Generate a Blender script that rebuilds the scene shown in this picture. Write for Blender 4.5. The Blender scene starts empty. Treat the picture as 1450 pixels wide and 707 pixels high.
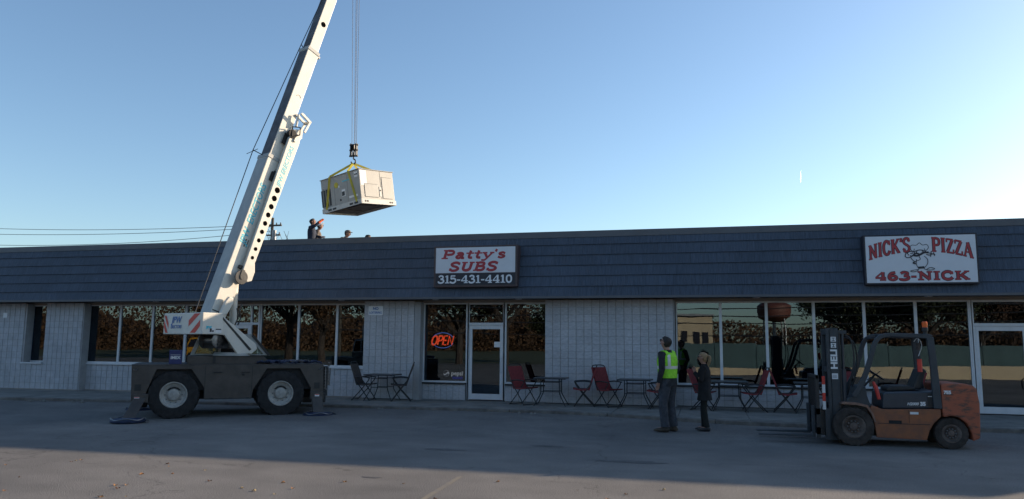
import bpy, bmesh, math, random
from mathutils import Vector, Matrix, noise
random.seed(7)
rad = math.radians
S = bpy.context.scene
COL = S.collection

# ---------------------------------------------------------------- camera, world, sun, exposure
CH, CD, YAW, PITCH, ROLL, FPX = 1.7, 20.495, -0.248637628, 0.1250072983, 0.008315666, 1069.61
fw = Vector((math.sin(YAW)*math.cos(PITCH), math.cos(YAW)*math.cos(PITCH), math.sin(PITCH)))
r0 = Vector((math.cos(YAW), -math.sin(YAW), 0)); u0 = r0.cross(fw)
r1 = r0*math.cos(ROLL)+u0*math.sin(ROLL); u1 = u0*math.cos(ROLL)-r0*math.sin(ROLL)
cam_d = bpy.data.cameras.new('camera'); cam = bpy.data.objects.new('camera', cam_d); COL.objects.link(cam)
mw = Matrix.Identity(4)
for i in range(3):
    mw[i][0] = r1[i]; mw[i][1] = u1[i]; mw[i][2] = -fw[i]
mw[0][3], mw[1][3], mw[2][3] = 0, -CD, CH
cam.matrix_world = mw
cam_d.sensor_width = 36; cam_d.lens = FPX/1450*36; cam_d.clip_start = .1; cam_d.clip_end = 20000
S.camera = cam

SUN_AZ, SUN_EL = 52, 16.2           # azimuth from +Y (behind the building) towards +X
w = bpy.data.worlds.new('World'); S.world = w; w.use_nodes = True
nt = w.node_tree; nt.nodes.clear()
sky = nt.nodes.new('ShaderNodeTexSky'); sky.sky_type = 'NISHITA'; sky.sun_disc = False
sky.sun_elevation = rad(SUN_EL); sky.sun_rotation = rad(SUN_AZ)
sky.air_density = 1.0; sky.dust_density = 0.75; sky.ozone_density = 2.0; sky.altitude = 120
bg = nt.nodes.new('ShaderNodeBackground'); bg.inputs[1].default_value = 0.13
wo = nt.nodes.new('ShaderNodeOutputWorld')
tint = nt.nodes.new('ShaderNodeVectorMath'); tint.operation = 'MULTIPLY'; tint.inputs[1].default_value = (.93, .99, 1.025)     # camera white balance
nt.links.new(sky.outputs[0], tint.inputs[0]); nt.links.new(tint.outputs[0], bg.inputs[0]); nt.links.new(bg.outputs[0], wo.inputs[0])
sd = bpy.data.lights.new('sun', 'SUN'); sd.energy = 5.0; sd.angle = rad(.53); sd.color = (1, .80, .58)
sun = bpy.data.objects.new('sun', sd); COL.objects.link(sun)
sv = Vector((math.sin(rad(SUN_AZ))*math.cos(rad(SUN_EL)), math.cos(rad(SUN_AZ))*math.cos(rad(SUN_EL)), math.sin(rad(SUN_EL))))
sun.rotation_euler = sv.to_track_quat('Z', 'Y').to_euler(); sun.location = (30, 20, 30)
S.view_settings.view_transform = 'Standard'; S.view_settings.look = 'None'
S.view_settings.exposure = 0.64; S.view_settings.gamma = 1
S.render.engine = 'CYCLES'
S.cycles.max_bounces = 6; S.cycles.transparent_max_bounces = 12

# ---------------------------------------------------------------- helpers
def srgb(r, g, b):
    f = lambda c: (c/255/12.92) if c/255 <= .04045 else ((c/255+.055)/1.055)**2.4
    return (f(r), f(g), f(b))
def mat(name, col, rough=.6, metal=0, var=.12, scale=6, bump=0, bscale=40, col2=None, spec=.5, stretch=None, emis=None, estr=0, thr=None, rnd=0):
    m = bpy.data.materials.new(name); m.use_nodes = True
    n = m.node_tree.nodes; l = m.node_tree.links; b = n['Principled BSDF']
    b.inputs['Roughness'].default_value = rough; b.inputs['Metallic'].default_value = metal
    b.inputs['Specular IOR Level'].default_value = spec
    if emis:
        b.inputs['Emission Color'].default_value = (*emis, 1); b.inputs['Emission Strength'].default_value = estr
    tc = n.new('ShaderNodeTexCoord'); mp = n.new('ShaderNodeMapping'); l.new(tc.outputs['Object'], mp.inputs[0])
    if stretch: mp.inputs['Scale'].default_value = stretch
    nz = n.new('ShaderNodeTexNoise'); nz.inputs['Scale'].default_value = scale; nz.inputs['Detail'].default_value = 6; nz.inputs['Roughness'].default_value = .65
    l.new(mp.outputs[0], nz.inputs['Vector'])
    cr = n.new('ShaderNodeValToRGB')
    c2 = col2 or tuple(c*(1-var*2) for c in col); c1 = col if col2 else tuple(min(1, c*(1+var)) for c in col)
    a, bb = thr or (.3, .7)
    cr.color_ramp.elements[0].position = a; cr.color_ramp.elements[0].color = (*c2, 1)
    cr.color_ramp.elements[1].position = bb; cr.color_ramp.elements[1].color = (*c1, 1)
    l.new(nz.outputs['Fac'], cr.inputs[0]); l.new(cr.outputs[0], b.inputs['Base Color'])
    if rnd:      # alike pieces: each its own offset and tone, plus broad grime in world space
        oi = n.new('ShaderNodeObjectInfo'); cmb = n.new('ShaderNodeVectorMath'); cmb.operation = 'ADD'; sc_ = n.new('ShaderNodeMath'); sc_.operation = 'MULTIPLY'; sc_.inputs[1].default_value = 57
        l.new(oi.outputs['Random'], sc_.inputs[0]); l.new(mp.outputs[0], cmb.inputs[0]); l.new(sc_.outputs[0], cmb.inputs[1]); l.new(cmb.outputs[0], nz.inputs['Vector'])
        mr = n.new('ShaderNodeMapRange'); mr.inputs['To Min'].default_value = 1-rnd; mr.inputs['To Max'].default_value = 1+rnd*.6; l.new(oi.outputs['Random'], mr.inputs[0])
        ge = n.new('ShaderNodeNewGeometry'); gn = n.new('ShaderNodeTexNoise'); gn.inputs['Scale'].default_value = 1.1; gn.inputs['Detail'].default_value = 5
        l.new(ge.outputs['Position'], gn.inputs['Vector']); m2 = n.new('ShaderNodeMapRange'); m2.inputs['From Min'].default_value = .3; m2.inputs['From Max'].default_value = .7; m2.inputs['To Min'].default_value = .91; m2.inputs['To Max'].default_value = 1.06
        l.new(gn.outputs['Fac'], m2.inputs[0]); mu = n.new('ShaderNodeMath'); mu.operation = 'MULTIPLY'; l.new(mr.outputs[0], mu.inputs[0]); l.new(m2.outputs[0], mu.inputs[1])
        vs = n.new('ShaderNodeVectorMath'); vs.operation = 'SCALE'; l.new(cr.outputs[0], vs.inputs[0]); l.new(mu.outputs[0], vs.inputs['Scale']); l.new(vs.outputs[0], b.inputs['Base Color'])
    if bump:
        n2 = n.new('ShaderNodeTexNoise'); n2.inputs['Scale'].default_value = bscale; n2.inputs['Detail'].default_value = 4
        l.new(mp.outputs[0], n2.inputs['Vector'])
        bp = n.new('ShaderNodeBump'); bp.inputs['Strength'].default_value = bump; bp.inputs['Distance'].default_value = .02
        l.new(n2.outputs['Fac'], bp.inputs['Height']); l.new(bp.outputs[0], b.inputs['Normal'])
    return m

class M:
    """collects shapes; build() links them as ONE mesh object"""
    def __init__(s, mat4=None): s.v = []; s.f = []; s.mi = []; s.m = mat4 or Matrix.Identity(4); s.cur = 0
    def pts(s, ps):
        k = len(s.v); s.v += [tuple(s.m @ Vector(p)) for p in ps]; return k
    def face(s, idx): s.f.append(idx); s.mi.append(s.cur)
    def box(s, a, b):
        x0, y0, z0 = a; x1, y1, z1 = b
        if x0 > x1: x0, x1 = x1, x0
        if y0 > y1: y0, y1 = y1, y0
        if z0 > z1: z0, z1 = z1, z0
        k = s.pts([(x0,y0,z0),(x1,y0,z0),(x1,y1,z0),(x0,y1,z0),(x0,y0,z1),(x1,y0,z1),(x1,y1,z1),(x0,y1,z1)])
        for q in ((0,3,2,1),(4,5,6,7),(0,1,5,4),(1,2,6,5),(2,3,7,6),(3,0,4,7)): s.face([k+i for i in q])
        return s
    def poly(s, ps): k = s.pts(ps); s.face(list(range(k, k+len(ps)))); return s
    def prism(s, poly, fn, a, b):
        """poly in 2D; fn(p, t) -> 3D; t from a to b"""
        n = len(poly); k = s.pts([fn(p, a) for p in poly]); k2 = s.pts([fn(p, b) for p in poly])
        s.face([k+i for i in range(n)]); s.face([k2+n-1-i for i in range(n)])
        for i in range(n):
            j = (i+1) % n; s.face([k+j, k+i, k2+i, k2+j])
        return s
    def xz(s, poly, y0, y1): return s.prism(poly, lambda p, t: (p[0], t, p[1]), y0, y1)
    def xy(s, poly, z0, z1): return s.prism(poly, lambda p, t: (p[0], p[1], t), z0, z1)
    def yz(s, poly, x0, x1): return s.prism(poly, lambda p, t: (t, p[0], p[1]), x0, x1)
    def tube(s, P, r, n=8, cap=True, ry=None):
        P = [Vector(p) for p in P]; R = r if isinstance(r, (list, tuple)) else [r]*len(P)
        RY = ry if isinstance(ry, (list, tuple)) else ([ry]*len(P) if ry else R)
        prev = None; ks = []
        for i, p in enumerate(P):
            d = (P[min(i+1, len(P)-1)]-P[max(i-1, 0)])
            d = d.normalized() if d.length > 1e-9 else Vector((0,0,1))
            if prev is None:
                a = Vector((1,0,0)) if abs(d.x) < .8 else Vector((0,1,0))
            else: a = prev
            a = (a-d*a.dot(d)).normalized(); b = d.cross(a); prev = a
            ks.append(s.pts([p+a*math.cos(2*math.pi*q/n)*R[i]+b*math.sin(2*math.pi*q/n)*RY[i] for q in range(n)]))
        for i in range(len(ks)-1):
            for q in range(n):
                s.face([ks[i]+q, ks[i]+(q+1) % n, ks[i+1]+(q+1) % n, ks[i+1]+q])
        if cap:
            s.face([ks[0]+n-1-q for q in range(n)]); s.face([ks[-1]+q for q in range(n)])
        return s
    def lathe(s, prof, o, axis, n=24, closed=False):
        """prof: (r, t) along axis from o"""
        o = Vector(o); ax = Vector(axis).normalized()
        a = Vector((0,0,1)) if abs(ax.z) < .8 else Vector((1,0,0))
        a = (a-ax*a.dot(ax)).normalized(); b = ax.cross(a); ks = []
        for r, t in prof:
            ks.append(s.pts([o+ax*t+(a*math.cos(2*math.pi*q/n)+b*math.sin(2*math.pi*q/n))*max(r, 1e-4) for q in range(n)]))
        m = len(ks)
        for i in range(m if closed else m-1):
            k1, k2 = ks[i], ks[(i+1) % m]
            for q in range(n): s.face([k1+q, k1+(q+1) % n, k2+(q+1) % n, k2+q])
        if not closed:
            s.face([ks[0]+n-1-q for q in range(n)]); s.face([ks[-1]+q for q in range(n)])
        return s
    def loft(s, rings, n=16, cap=True, power=2.0):
        """rings: (cx, cy, z, rx, ry)"""
        ks = []
        for cx, cy, z, rx, ry in rings:
            ps = []
            for q in range(n):
                a = 2*math.pi*q/n; ca, sa = math.cos(a), math.sin(a)
                ps.append((cx+rx*math.copysign(abs(ca)**(2/power), ca), cy+ry*math.copysign(abs(sa)**(2/power), sa), z))
            ks.append(s.pts(ps))
        for i in range(len(ks)-1):
            for q in range(n): s.face([ks[i]+q, ks[i]+(q+1) % n, ks[i+1]+(q+1) % n, ks[i+1]+q])
        if cap:
            s.face([ks[0]+n-1-q for q in range(n)]); s.face([ks[-1]+q for q in range(n)])
        return s
    def mesh(s, name, mats, smooth=True, bevel=0):
        me = bpy.data.meshes.new(name); me.from_pydata(s.v, [], s.f); me.update()
        ms = mats if isinstance(mats, (list, tuple)) else [mats]
        for m in ms: me.materials.append(m)
        if len(ms) > 1: me.polygons.foreach_set('material_index', s.mi)
        if bevel:
            bm = bmesh.new(); bm.from_mesh(me)
            bmesh.ops.remove_doubles(bm, verts=bm.verts, dist=1e-5)
            es = [e for e in bm.edges if len(e.link_faces) == 2 and e.calc_face_angle(0) > rad(35)]
            bmesh.ops.bevel(bm, geom=es, offset=bevel, segments=2, affect='EDGES', profile=.6, clamp_overlap=True)
            bm.to_mesh(me); bm.free()
        if smooth:
            me.polygons.foreach_set('use_smooth', [True]*len(me.polygons)); me.set_sharp_from_angle(angle=rad(35))
        return me
    def build(s, name, mats, parent=None, smooth=True, bevel=0, loc=None, each=False):
        if each:      # every loose piece becomes an object of its own
            par = list(range(len(s.v)))
            def root(i):
                while par[i] != i: par[i] = par[par[i]]; i = par[i]
                return i
            for f in s.f:
                for q in f[1:]: par[root(q)] = root(f[0])
            gr = {}
            for f in s.f: gr.setdefault(root(f[0]), []).append(f)
            outs = []
            for fs in gr.values():
                p = M(); mp = {}
                for f in fs:
                    for q in f:
                        if q not in mp: mp[q] = len(p.v); p.v.append(s.v[q])
                    p.face([mp[q] for q in f])
                outs.append(p.build(name, mats, parent, smooth, bevel, loc))
            return outs[0]
        me = s.mesh(name, mats, smooth, bevel)
        bm = bmesh.new(); bm.from_mesh(me); bmesh.ops.recalc_face_normals(bm, faces=bm.faces); bm.to_mesh(me); bm.free()
        o = bpy.data.objects.new(name, me); COL.objects.link(o)
        if parent: o.parent = parent
        if loc: o.location = loc
        return o
def place(name, me, parent=None, loc=(0,0,0), rot=(0,0,0), scale=(1,1,1)):
    o = bpy.data.objects.new(name, me); COL.objects.link(o); o.parent = parent
    o.location = loc; o.rotation_euler = rot; o.scale = scale; return o
def empty(name, loc=(0,0,0), rz=0, rot=None):
    o = bpy.data.objects.new(name, None); COL.objects.link(o); o.location = loc; o.rotation_euler = rot or (0,0,rz); o.empty_display_size = .2; return o
def tag(o, label=None, cat=None, group=None, kind=None):
    if label: o['label'] = label
    if cat: o['category'] = cat
    if group: o['group'] = group
    if kind: o['kind'] = kind
    return o
KIDS = {}
def copy_tree(o, parent=None):
    c = o.copy(); COL.objects.link(c); c.parent = parent
    for ch in list(o.children): copy_tree(ch, c)
    return c
def smooth_pts(P, n=5, closed=False):
    out = []; m = len(P); g = lambda i: P[i % m] if closed else P[max(0, min(m-1, i))]
    for i in range(m if closed else m-1):
        a, b, c, d = g(i-1), g(i), g(i+1), g(i+2)
        for k in range(n):
            t = k/n
            out.append(tuple(.5*((2*b[j])+(-a[j]+c[j])*t+(2*a[j]-5*b[j]+4*c[j]-d[j])*t*t+(-a[j]+3*b[j]-3*c[j]+d[j])*t**3) for j in range(len(b))))
    out.append(P[0] if closed else P[-1]); return out

# ---- lettering: stroke glyphs (serif) on a plane.  glyph = (width, [(thickness, smooth, [points]), ...])
T, H_ = .2, .1
GL = {
 'P': (.8, [(T,0,[(.2,0),(.2,1)]),(H_,0,[(.02,.95),(.45,.95)]),(H_,0,[(.02,.05),(.42,.05)]),(T*.85,1,[(.3,.93),(.6,.88),(.68,.7),(.6,.5),(.3,.46)])]),
 'a': (.65, [(T*.85,1,[(.12,.55),(.28,.64),(.46,.56),(.46,.3),(.46,.08),(.62,.07)]),(T*.8,1,[(.44,.38),(.2,.34),(.12,.16),(.26,.04),(.44,.16)])]),
 't': (.5, [(T*.9,1,[(.26,.9),(.24,.4),(.26,.12),(.46,.08)]),(H_,0,[(.02,.6),(.48,.6)])]),
 'y': (.68, [(T*.9,0,[(.14,.62),(.36,.1)]),(T*.6,1,[(.6,.62),(.4,.1),(.26,-.2),(.06,-.2)]),(H_,0,[(.0,.62),(.3,.62)]),(H_,0,[(.46,.62),(.72,.62)])]),
 "'": (.25, [(T*.8,0,[(.14,1),(.1,.72)])]),
 's': (.56, [(T*.75,1,[(.46,.5),(.3,.62),(.12,.52),(.18,.38),(.38,.3),(.46,.16),(.28,.03),(.08,.14)])]),
 'S': (.74, [(T*.9,1,[(.6,.74),(.5,.93),(.28,.94),(.12,.78),(.2,.6),(.48,.45),(.62,.27),(.5,.07),(.25,.05),(.1,.26)]),(H_*.8,0,[(.62,.68),(.62,.98)]),(H_*.8,0,[(.09,.02),(.09,.32)])]),
 'U': (.86, [(T,1,[(.2,.97),(.2,.5),(.22,.2),(.42,.06),(.62,.2),(.64,.5),(.64,.97)]),(H_,0,[(.02,.95),(.38,.95)]),(H_,0,[(.5,.95),(.82,.95)])]),
 'B': (.8, [(T,0,[(.2,0),(.2,1)]),(H_,0,[(.02,.95),(.42,.95)]),(H_,0,[(.02,.05),(.42,.05)]),(T*.85,1,[(.26,.93),(.55,.9),(.6,.73),(.5,.56),(.26,.52)]),(T*.9,1,[(.26,.52),(.58,.48),(.67,.28),(.56,.08),(.26,.06)])]),
 'N': (.9, [(T*.8,0,[(.2,0),(.2,1)]),(T*.8,0,[(.7,0),(.7,1)]),(T,0,[(.16,.96),(.72,.04)]),(H_,0,[(.02,.95),(.3,.95)]),(H_,0,[(.02,.05),(.38,.05)]),(H_,0,[(.54,.95),(.88,.95)])]),
 'I': (.44, [(T,0,[(.22,0),(.22,1)]),(H_,0,[(.03,.95),(.41,.95)]),(H_,0,[(.03,.05),(.41,.05)])]),
 'C': (.8, [(T*.95,1,[(.66,.7),(.54,.92),(.34,.95),(.16,.76),(.13,.5),(.18,.22),(.36,.05),(.56,.09),(.69,.28)]),(H_*.8,0,[(.69,.64),(.69,.98)])]),
 'K': (.86, [(T,0,[(.2,0),(.2,1)]),(H_,0,[(.02,.95),(.38,.95)]),(H_,0,[(.02,.05),(.38,.05)]),(T*.7,0,[(.28,.42),(.7,.95)]),(T,0,[(.38,.55),(.72,.05)]),(H_,0,[(.54,.95),(.84,.95)]),(H_,0,[(.56,.05),(.88,.05)])]),
 'Z': (.74, [(H_*1.3,0,[(.1,.94),(.66,.94)]),(T,0,[(.6,.92),(.14,.08)]),(H_*1.3,0,[(.08,.06),(.68,.06)]),(H_,0,[(.1,.72),(.1,.98)]),(H_,0,[(.67,.02),(.67,.3)])]),
 'A': (.9, [(T*.6,0,[(.14,.02),(.44,1)]),(T,0,[(.44,1),(.74,.02)]),(H_,0,[(.24,.34),(.64,.34)]),(H_,0,[(.0,.05),(.3,.05)]),(H_,0,[(.58,.05),(.9,.05)])]),
 'O': (.85, [(T,1,[(.42,.95),(.2,.82),(.14,.5),(.2,.18),(.42,.05),(.64,.18),(.7,.5),(.64,.82),(.42,.95)])]),
 'R': (.84, [(T,0,[(.2,0),(.2,1)]),(H_,0,[(.02,.95),(.42,.95)]),(H_,0,[(.02,.05),(.42,.05)]),(T*.85,1,[(.26,.93),(.55,.9),(.62,.73),(.52,.53),(.26,.5)]),(T,0,[(.44,.5),(.72,.05)])]),
 'E': (.76, [(T,0,[(.2,0),(.2,1)]),(H_,0,[(.03,.95),(.66,.95)]),(H_,0,[(.03,.05),(.68,.05)]),(H_,0,[(.2,.5),(.52,.5)]),(H_,0,[(.65,.74),(.65,.98)]),(H_,0,[(.67,.02),(.67,.28)])]),
 '0': (.72, [(T*.9,1,[(.35,.95),(.17,.8),(.13,.5),(.17,.2),(.35,.05),(.53,.2),(.57,.5),(.53,.8),(.35,.95)])]),
 '1': (.5, [(T,0,[(.28,0),(.28,1)]),(H_,0,[(.06,.05),(.5,.05)]),(H_,0,[(.1,.8),(.28,.95)])]),
 '3': (.68, [(T*.85,1,[(.13,.8),(.3,.95),(.52,.87),(.5,.62),(.3,.53)]),(T*.9,1,[(.3,.53),(.54,.45),(.58,.2),(.36,.04),(.12,.1),(.1,.26)])]),
 '4': (.72, [(T,0,[(.5,0),(.5,1)]),(H_,0,[(.48,.98),(.06,.32)]),(H_*1.2,0,[(.04,.3),(.68,.3)]),(H_,0,[(.3,.05),(.68,.05)])]),
 '5': (.68, [(H_*1.4,0,[(.14,.93),(.56,.93)]),(H_*1.1,0,[(.16,.96),(.13,.52)]),(T*.9,1,[(.14,.54),(.34,.62),(.56,.5),(.56,.2),(.36,.04),(.12,.1),(.1,.24)])]),
 '6': (.7, [(T*.9,1,[(.52,.92),(.26,.82),(.14,.5),(.17,.18),(.36,.05),(.55,.18),(.55,.42),(.36,.54),(.2,.42)])]),
 '-': (.42, [(H_*1.4,0,[(.05,.4),(.37,.4)])]),
 ' ': (.35, []),
}
def strokes(m, items, fn, dz=.0004):
    """items: (thickness, closed?, pts) in 2D; fn((x,y,d)) -> 3D, d = lift off the surface"""
    lift = 0
    for th, P in items:
        lift += dz; n = len(P); L = []; R = []
        for i in range(n):
            a = Vector(P[max(i-1, 0)]); b = Vector(P[min(i+1, n-1)]); d = (b-a)
            d = d.normalized() if d.length > 1e-9 else Vector((1,0))
            nn = Vector((-d.y, d.x))*th/2; p = Vector(P[i]); L.append(p+nn); R.append(p-nn)
        for i in range(n-1):
            m.poly([fn((q.x, q.y, lift)) for q in (R[i], R[i+1], L[i+1], L[i])])
def word(m, text, x0, x1, y0, h, fn, weight=1, shear=0, warp=None, mk=None):
    """m: one mesh for all, or None with mk=(material, parent): every letter an object"""
    tot = sum(GL[c][0] for c in text); sx = (x1-x0)/tot; x = x0; k = 0
    for c in text:
        gw, st = GL[c]
        if mk: m = M()
        for th, sm, P in st:
            Q = smooth_pts(P, 5) if sm else ([P[0], tuple((P[0][j]+P[1][j])/2 for j in (0,1)), P[1]] if len(P) == 2 else P)
            pts = []
            for a, b in Q:
                px = x+a*sx+shear*b*h; py = y0+b*h
                if warp: px, py = warp(px, py, b)
                pts.append((px, py))
            strokes(m, [(th*weight*(h*.5+sx*.5), pts)], lambda q, k=k: fn((q[0], q[1], q[2]+.0004*(k % 6))))
            k += 1
        if mk and st: m.build(mk[2] if len(mk) > 2 else 'letter', mk[0], mk[1], smooth=False)
        x += gw*sx
def sans(text, size, name, m, parent, mat4, bold=0, shear=0, wx=1.0, align='CENTER'):
    """flat print in the built-in sans face as a thin mesh"""
    cu = bpy.data.curves.new(name, 'FONT'); cu.body = text; cu.size = size; cu.offset = bold; cu.shear = shear
    cu.extrude = .0015; cu.align_x = align; cu.align_y = 'CENTER'; cu.resolution_u = 3
    o = bpy.data.objects.new(name, cu); COL.objects.link(o)
    dg = bpy.context.evaluated_depsgraph_get(); me = bpy.data.meshes.new_from_object(o.evaluated_get(dg))
    bpy.data.objects.remove(o); bpy.data.curves.remove(cu)
    me.transform(mat4 @ Matrix.Diagonal((wx, 1, 1, 1))); me.materials.clear(); me.materials.append(m)
    me.name = name
    ob = bpy.data.objects.new(name, me); COL.objects.link(ob); ob.parent = parent; return ob
def facing(o, xdir, ydir):
    """matrix placing text at o, reading along xdir, up ydir"""
    x = Vector(xdir).normalized(); y = Vector(ydir).normalized(); z = x.cross(y); y = z.cross(x)
    m = Matrix.Identity(4)
    for i in range(3): m[i][0], m[i][1], m[i][2], m[i][3] = x[i], y[i], z[i], o[i]
    return m

# ---------------------------------------------------------------- materials
MT = {}
MT['block'] = mat('painted block', (.485,.49,.515), .85, var=.10, scale=5, bump=.5, bscale=60, rnd=.06)
MT['mortar'] = mat('mortar', (.34,.33,.32), .95, var=.15, scale=20, bump=.4)
MT['smooth_wall'] = mat('painted render', (.36,.36,.37), .8, var=.08, scale=5)
MT['panel'] = mat('shake panel', (.064,.084,.120), .7, var=.22, scale=5, bump=.5, bscale=7, stretch=(9,1,.7), rnd=.12)
MT['cap'] = mat('cap metal', (.10,.105,.12), .5, var=.08, scale=2)
MT['alu'] = mat('white aluminium', (.62,.63,.65), .38, var=.05, scale=4)
MT['alu_warm'] = mat('header trim', (.27,.235,.2), .6, var=.08, scale=4)
MT['soffit'] = mat('soffit', (.16,.14,.13), .8, var=.1)
MT['roofing'] = mat('roof membrane', (.2,.2,.2), .9, var=.2, scale=2)
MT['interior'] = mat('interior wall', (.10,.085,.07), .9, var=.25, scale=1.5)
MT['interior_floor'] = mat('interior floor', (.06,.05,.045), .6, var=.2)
MT['walk'] = mat('concrete walk', (.22,.21,.19), .92, var=.2, scale=2.2, bump=.5, bscale=50)
MT['curb'] = mat('curb concrete', (.17,.155,.14), .92, var=.28, scale=3, bump=.6, bscale=30)
MT['hole'] = mat('dark hole', (.004,.004,.004), 1, spec=0)
MT['dusty_rim'] = mat('dusty rim', (.13,.10,.085), .9, var=.3, scale=9)
MT['black'] = mat('black paint', (.018,.019,.021), .5, var=.15)
MT['rubber'] = mat('tyre rubber', (.022,.021,.022), .88, var=.3, scale=8, bump=.5, bscale=25)
MT['dusty_rubber'] = mat('dusty tyre rubber', (.055,.044,.038), .95, var=.35, scale=6, bump=.5, bscale=25)
MT['boom_shade'] = mat('shade grey boom back', (.11,.115,.13), .8, var=.2, scale=5)  # shade of the boom's back face, painted in as darker grey
MT['cream'] = mat('crane cream paint', (.66,.63,.56), .42, var=.06, scale=3, bump=.06, bscale=5)
MT['cream_grey'] = mat('crane grey paint', (.40,.40,.38), .5, var=.08, scale=4)
MT['chassis'] = mat('chassis brown grey paint', (.066,.055,.048), .5, var=.18, scale=4, bump=.05, bscale=12)
MT['chassis_dark'] = mat('chassis underbody', (.02,.019,.02), .8, var=.2)
MT['rim'] = mat('wheel rim', (.38,.36,.33), .5, var=.15, scale=14)
MT['steel'] = mat('worn steel', (.22,.22,.23), .4, .8, var=.2, scale=12)
MT['rope'] = mat('wire rope', (.06,.06,.065), .5, .5, var=.1)
MT['cyan'] = mat('cyan lettering', (.07,.50,.62), .5, var=.08)
MT['blue'] = mat('blue lettering', (.05,.16,.42), .5, var=.08)
MT['red'] = mat('red paint', (.62,.045,.03), .5, var=.12)
MT['white'] = mat('white paint', (.72,.72,.72), .5, var=.05)
MT['blue_tarp'] = mat('blue strap', (.022,.036,.085), .6, var=.3, scale=10)
MT['box_blue'] = mat('blue crate', (.02,.028,.12), .5, var=.15)
MT['yellow'] = mat('yellow sling', (.55,.46,.05), .7, var=.15)
MT['rtu'] = mat('unit beige paint', (.335,.325,.305), .5, var=.06, scale=3, bump=.1, bscale=4)
MT['rtu_dark'] = mat('unit coil', (.03,.03,.032), .6, var=.2)
MT['rtu_base'] = mat('unit base rail', (.5,.5,.48), .5, var=.1)
MT['rtu_under'] = mat('unit underside', (.11,.105,.1), .8, var=.3)
MT['lime'] = mat('lime vest cloth', (.30,.72,.03), .75, var=.15, scale=20, bump=.3, bscale=14)
MT['reflective'] = mat('reflective tape', (.62,.62,.55), .35, var=.05)
MT['jacket'] = mat('dark jacket cloth', (.022,.024,.03), .9, var=.3, scale=15, bump=.5, bscale=16)
MT['jeans'] = mat('grey jeans cloth', (.05,.055,.068), .9, var=.25, scale=14, bump=.5, bscale=14)
MT['boots'] = mat('brown boot leather', (.06,.045,.032), .75, var=.25)
MT['skin'] = mat('skin', (.38,.2,.14), .55, var=.08)
MT['hair_dark'] = mat('dark hair', (.022,.016,.013), .7, var=.3, scale=30, bump=.6, bscale=60)
MT['hair_blond'] = mat('blond hair', (.32,.2,.1), .6, var=.3, scale=30, bump=.6, bscale=60)
MT['coat'] = mat('black coat cloth', (.012,.012,.014), .9, var=.3, bump=.4, bscale=14)
MT['leggings'] = mat('black leggings cloth', (.010,.013,.012), .9, var=.3)
MT['navy'] = mat('navy cloth', (.02,.028,.055), .9, var=.3, bump=.4, bscale=14)
MT['tan_cloth'] = mat('tan grey cloth', (.17,.135,.11), .9, var=.3, scale=12, bump=.4, bscale=14)
MT['orange_glove'] = mat('orange glove', (.72,.12,.02), .7, var=.1)
MT['chair_frame'] = mat('black chair frame', (.02,.021,.023), .45, var=.1)
MT['sling_red'] = mat('red sling cloth', (.21,.028,.032), .8, var=.2, scale=20)
MT['sling_brown'] = mat('brown mesh sling', (.07,.055,.05), .85, var=.2, scale=20)
MT['tabletop'] = mat('dark table top', (.045,.048,.055), .35, var=.15)
MT['fork_orange'] = mat('worn orange paint', (.29,.095,.036), .5, var=.2, scale=5, col2=(.17,.07,.04), thr=(.32,.6), bump=.08, bscale=12)
MT['cw_orange'] = mat('scraped orange counterweight', (.36,.095,.045), .6, scale=4.5, col2=(.09,.055,.04), thr=(.36,.50), bump=.2, bscale=9, stretch=(1,1,2.6))
MT['fork_dusty'] = mat('dusty paint', (.25,.14,.10), .8, var=.2, scale=7)
MT['fork_grey'] = mat('dark grey blue paint', (.035,.045,.055), .5, var=.15, scale=5)
MT['fork_hood'] = mat('hood grey paint', (.03,.042,.058), .35, var=.12, scale=4)
MT['lamp_amber'] = mat('amber beacon lens', (.75,.12,.02), .25, var=.03)
MT['sign_face'] = mat('sign face', (.64,.66,.70), .35, var=.02)
MT['sign_frame'] = mat('sign brown frame', (.07,.045,.045), .5, var=.1)
MT['sign_red'] = mat('sign red letter', (.40,.035,.045), .5, var=.05)
MT['sign_dark'] = mat('sign dark line', (.02,.02,.03), .5, var=.05)
MT['sign_white'] = mat('sign white digit', (.72,.74,.77), .4, var=.03)
MT['bark'] = mat('bark', (.075,.055,.045), .95, var=.3, scale=8, bump=.6, bscale=20)
MT['wood'] = mat('pole wood', (.09,.075,.06), .9, var=.3, scale=6)

def glass_mat():
    m = bpy.data.materials.new('tinted window glass'); m.use_nodes = True; n = m.node_tree.nodes; l = m.node_tree.links; n.clear()
    out = n.new('ShaderNodeOutputMaterial'); mix = n.new('ShaderNodeMixShader'); tr = n.new('ShaderNodeBsdfTransparent'); gl = n.new('ShaderNodeBsdfGlossy')
    fr = n.new('ShaderNodeFresnel'); fr.inputs[0].default_value = 2.0; tr.inputs[0].default_value = (.34,.36,.36,1)
    gl.inputs['Roughness'].default_value = .0; gl.inputs['Color'].default_value = (.66,.83,1,1)
    tc = n.new('ShaderNodeTexCoord'); mp = n.new('ShaderNodeMapping'); nz = n.new('ShaderNodeTexNoise'); bp = n.new('ShaderNodeBump')
    mp.inputs['Scale'].default_value = (.9,.9,2.2); nz.inputs['Scale'].default_value = 1.1; nz.inputs['Detail'].default_value = 1
    bp.inputs['Strength'].default_value = .02; bp.inputs['Distance'].default_value = .03
    l.new(tc.outputs['Object'], mp.inputs[0]); l.new(mp.outputs[0], nz.inputs['Vector']); l.new(nz.outputs['Fac'], bp.inputs['Height'])
    l.new(bp.outputs[0], gl.inputs['Normal']); l.new(fr.outputs[0], mix.inputs[0]); l.new(tr.outputs[0], mix.inputs[1]); l.new(gl.outputs[0], mix.inputs[2]); l.new(mix.outputs[0], out.inputs[0])
    return m
MT['glass'] = glass_mat()
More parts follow.
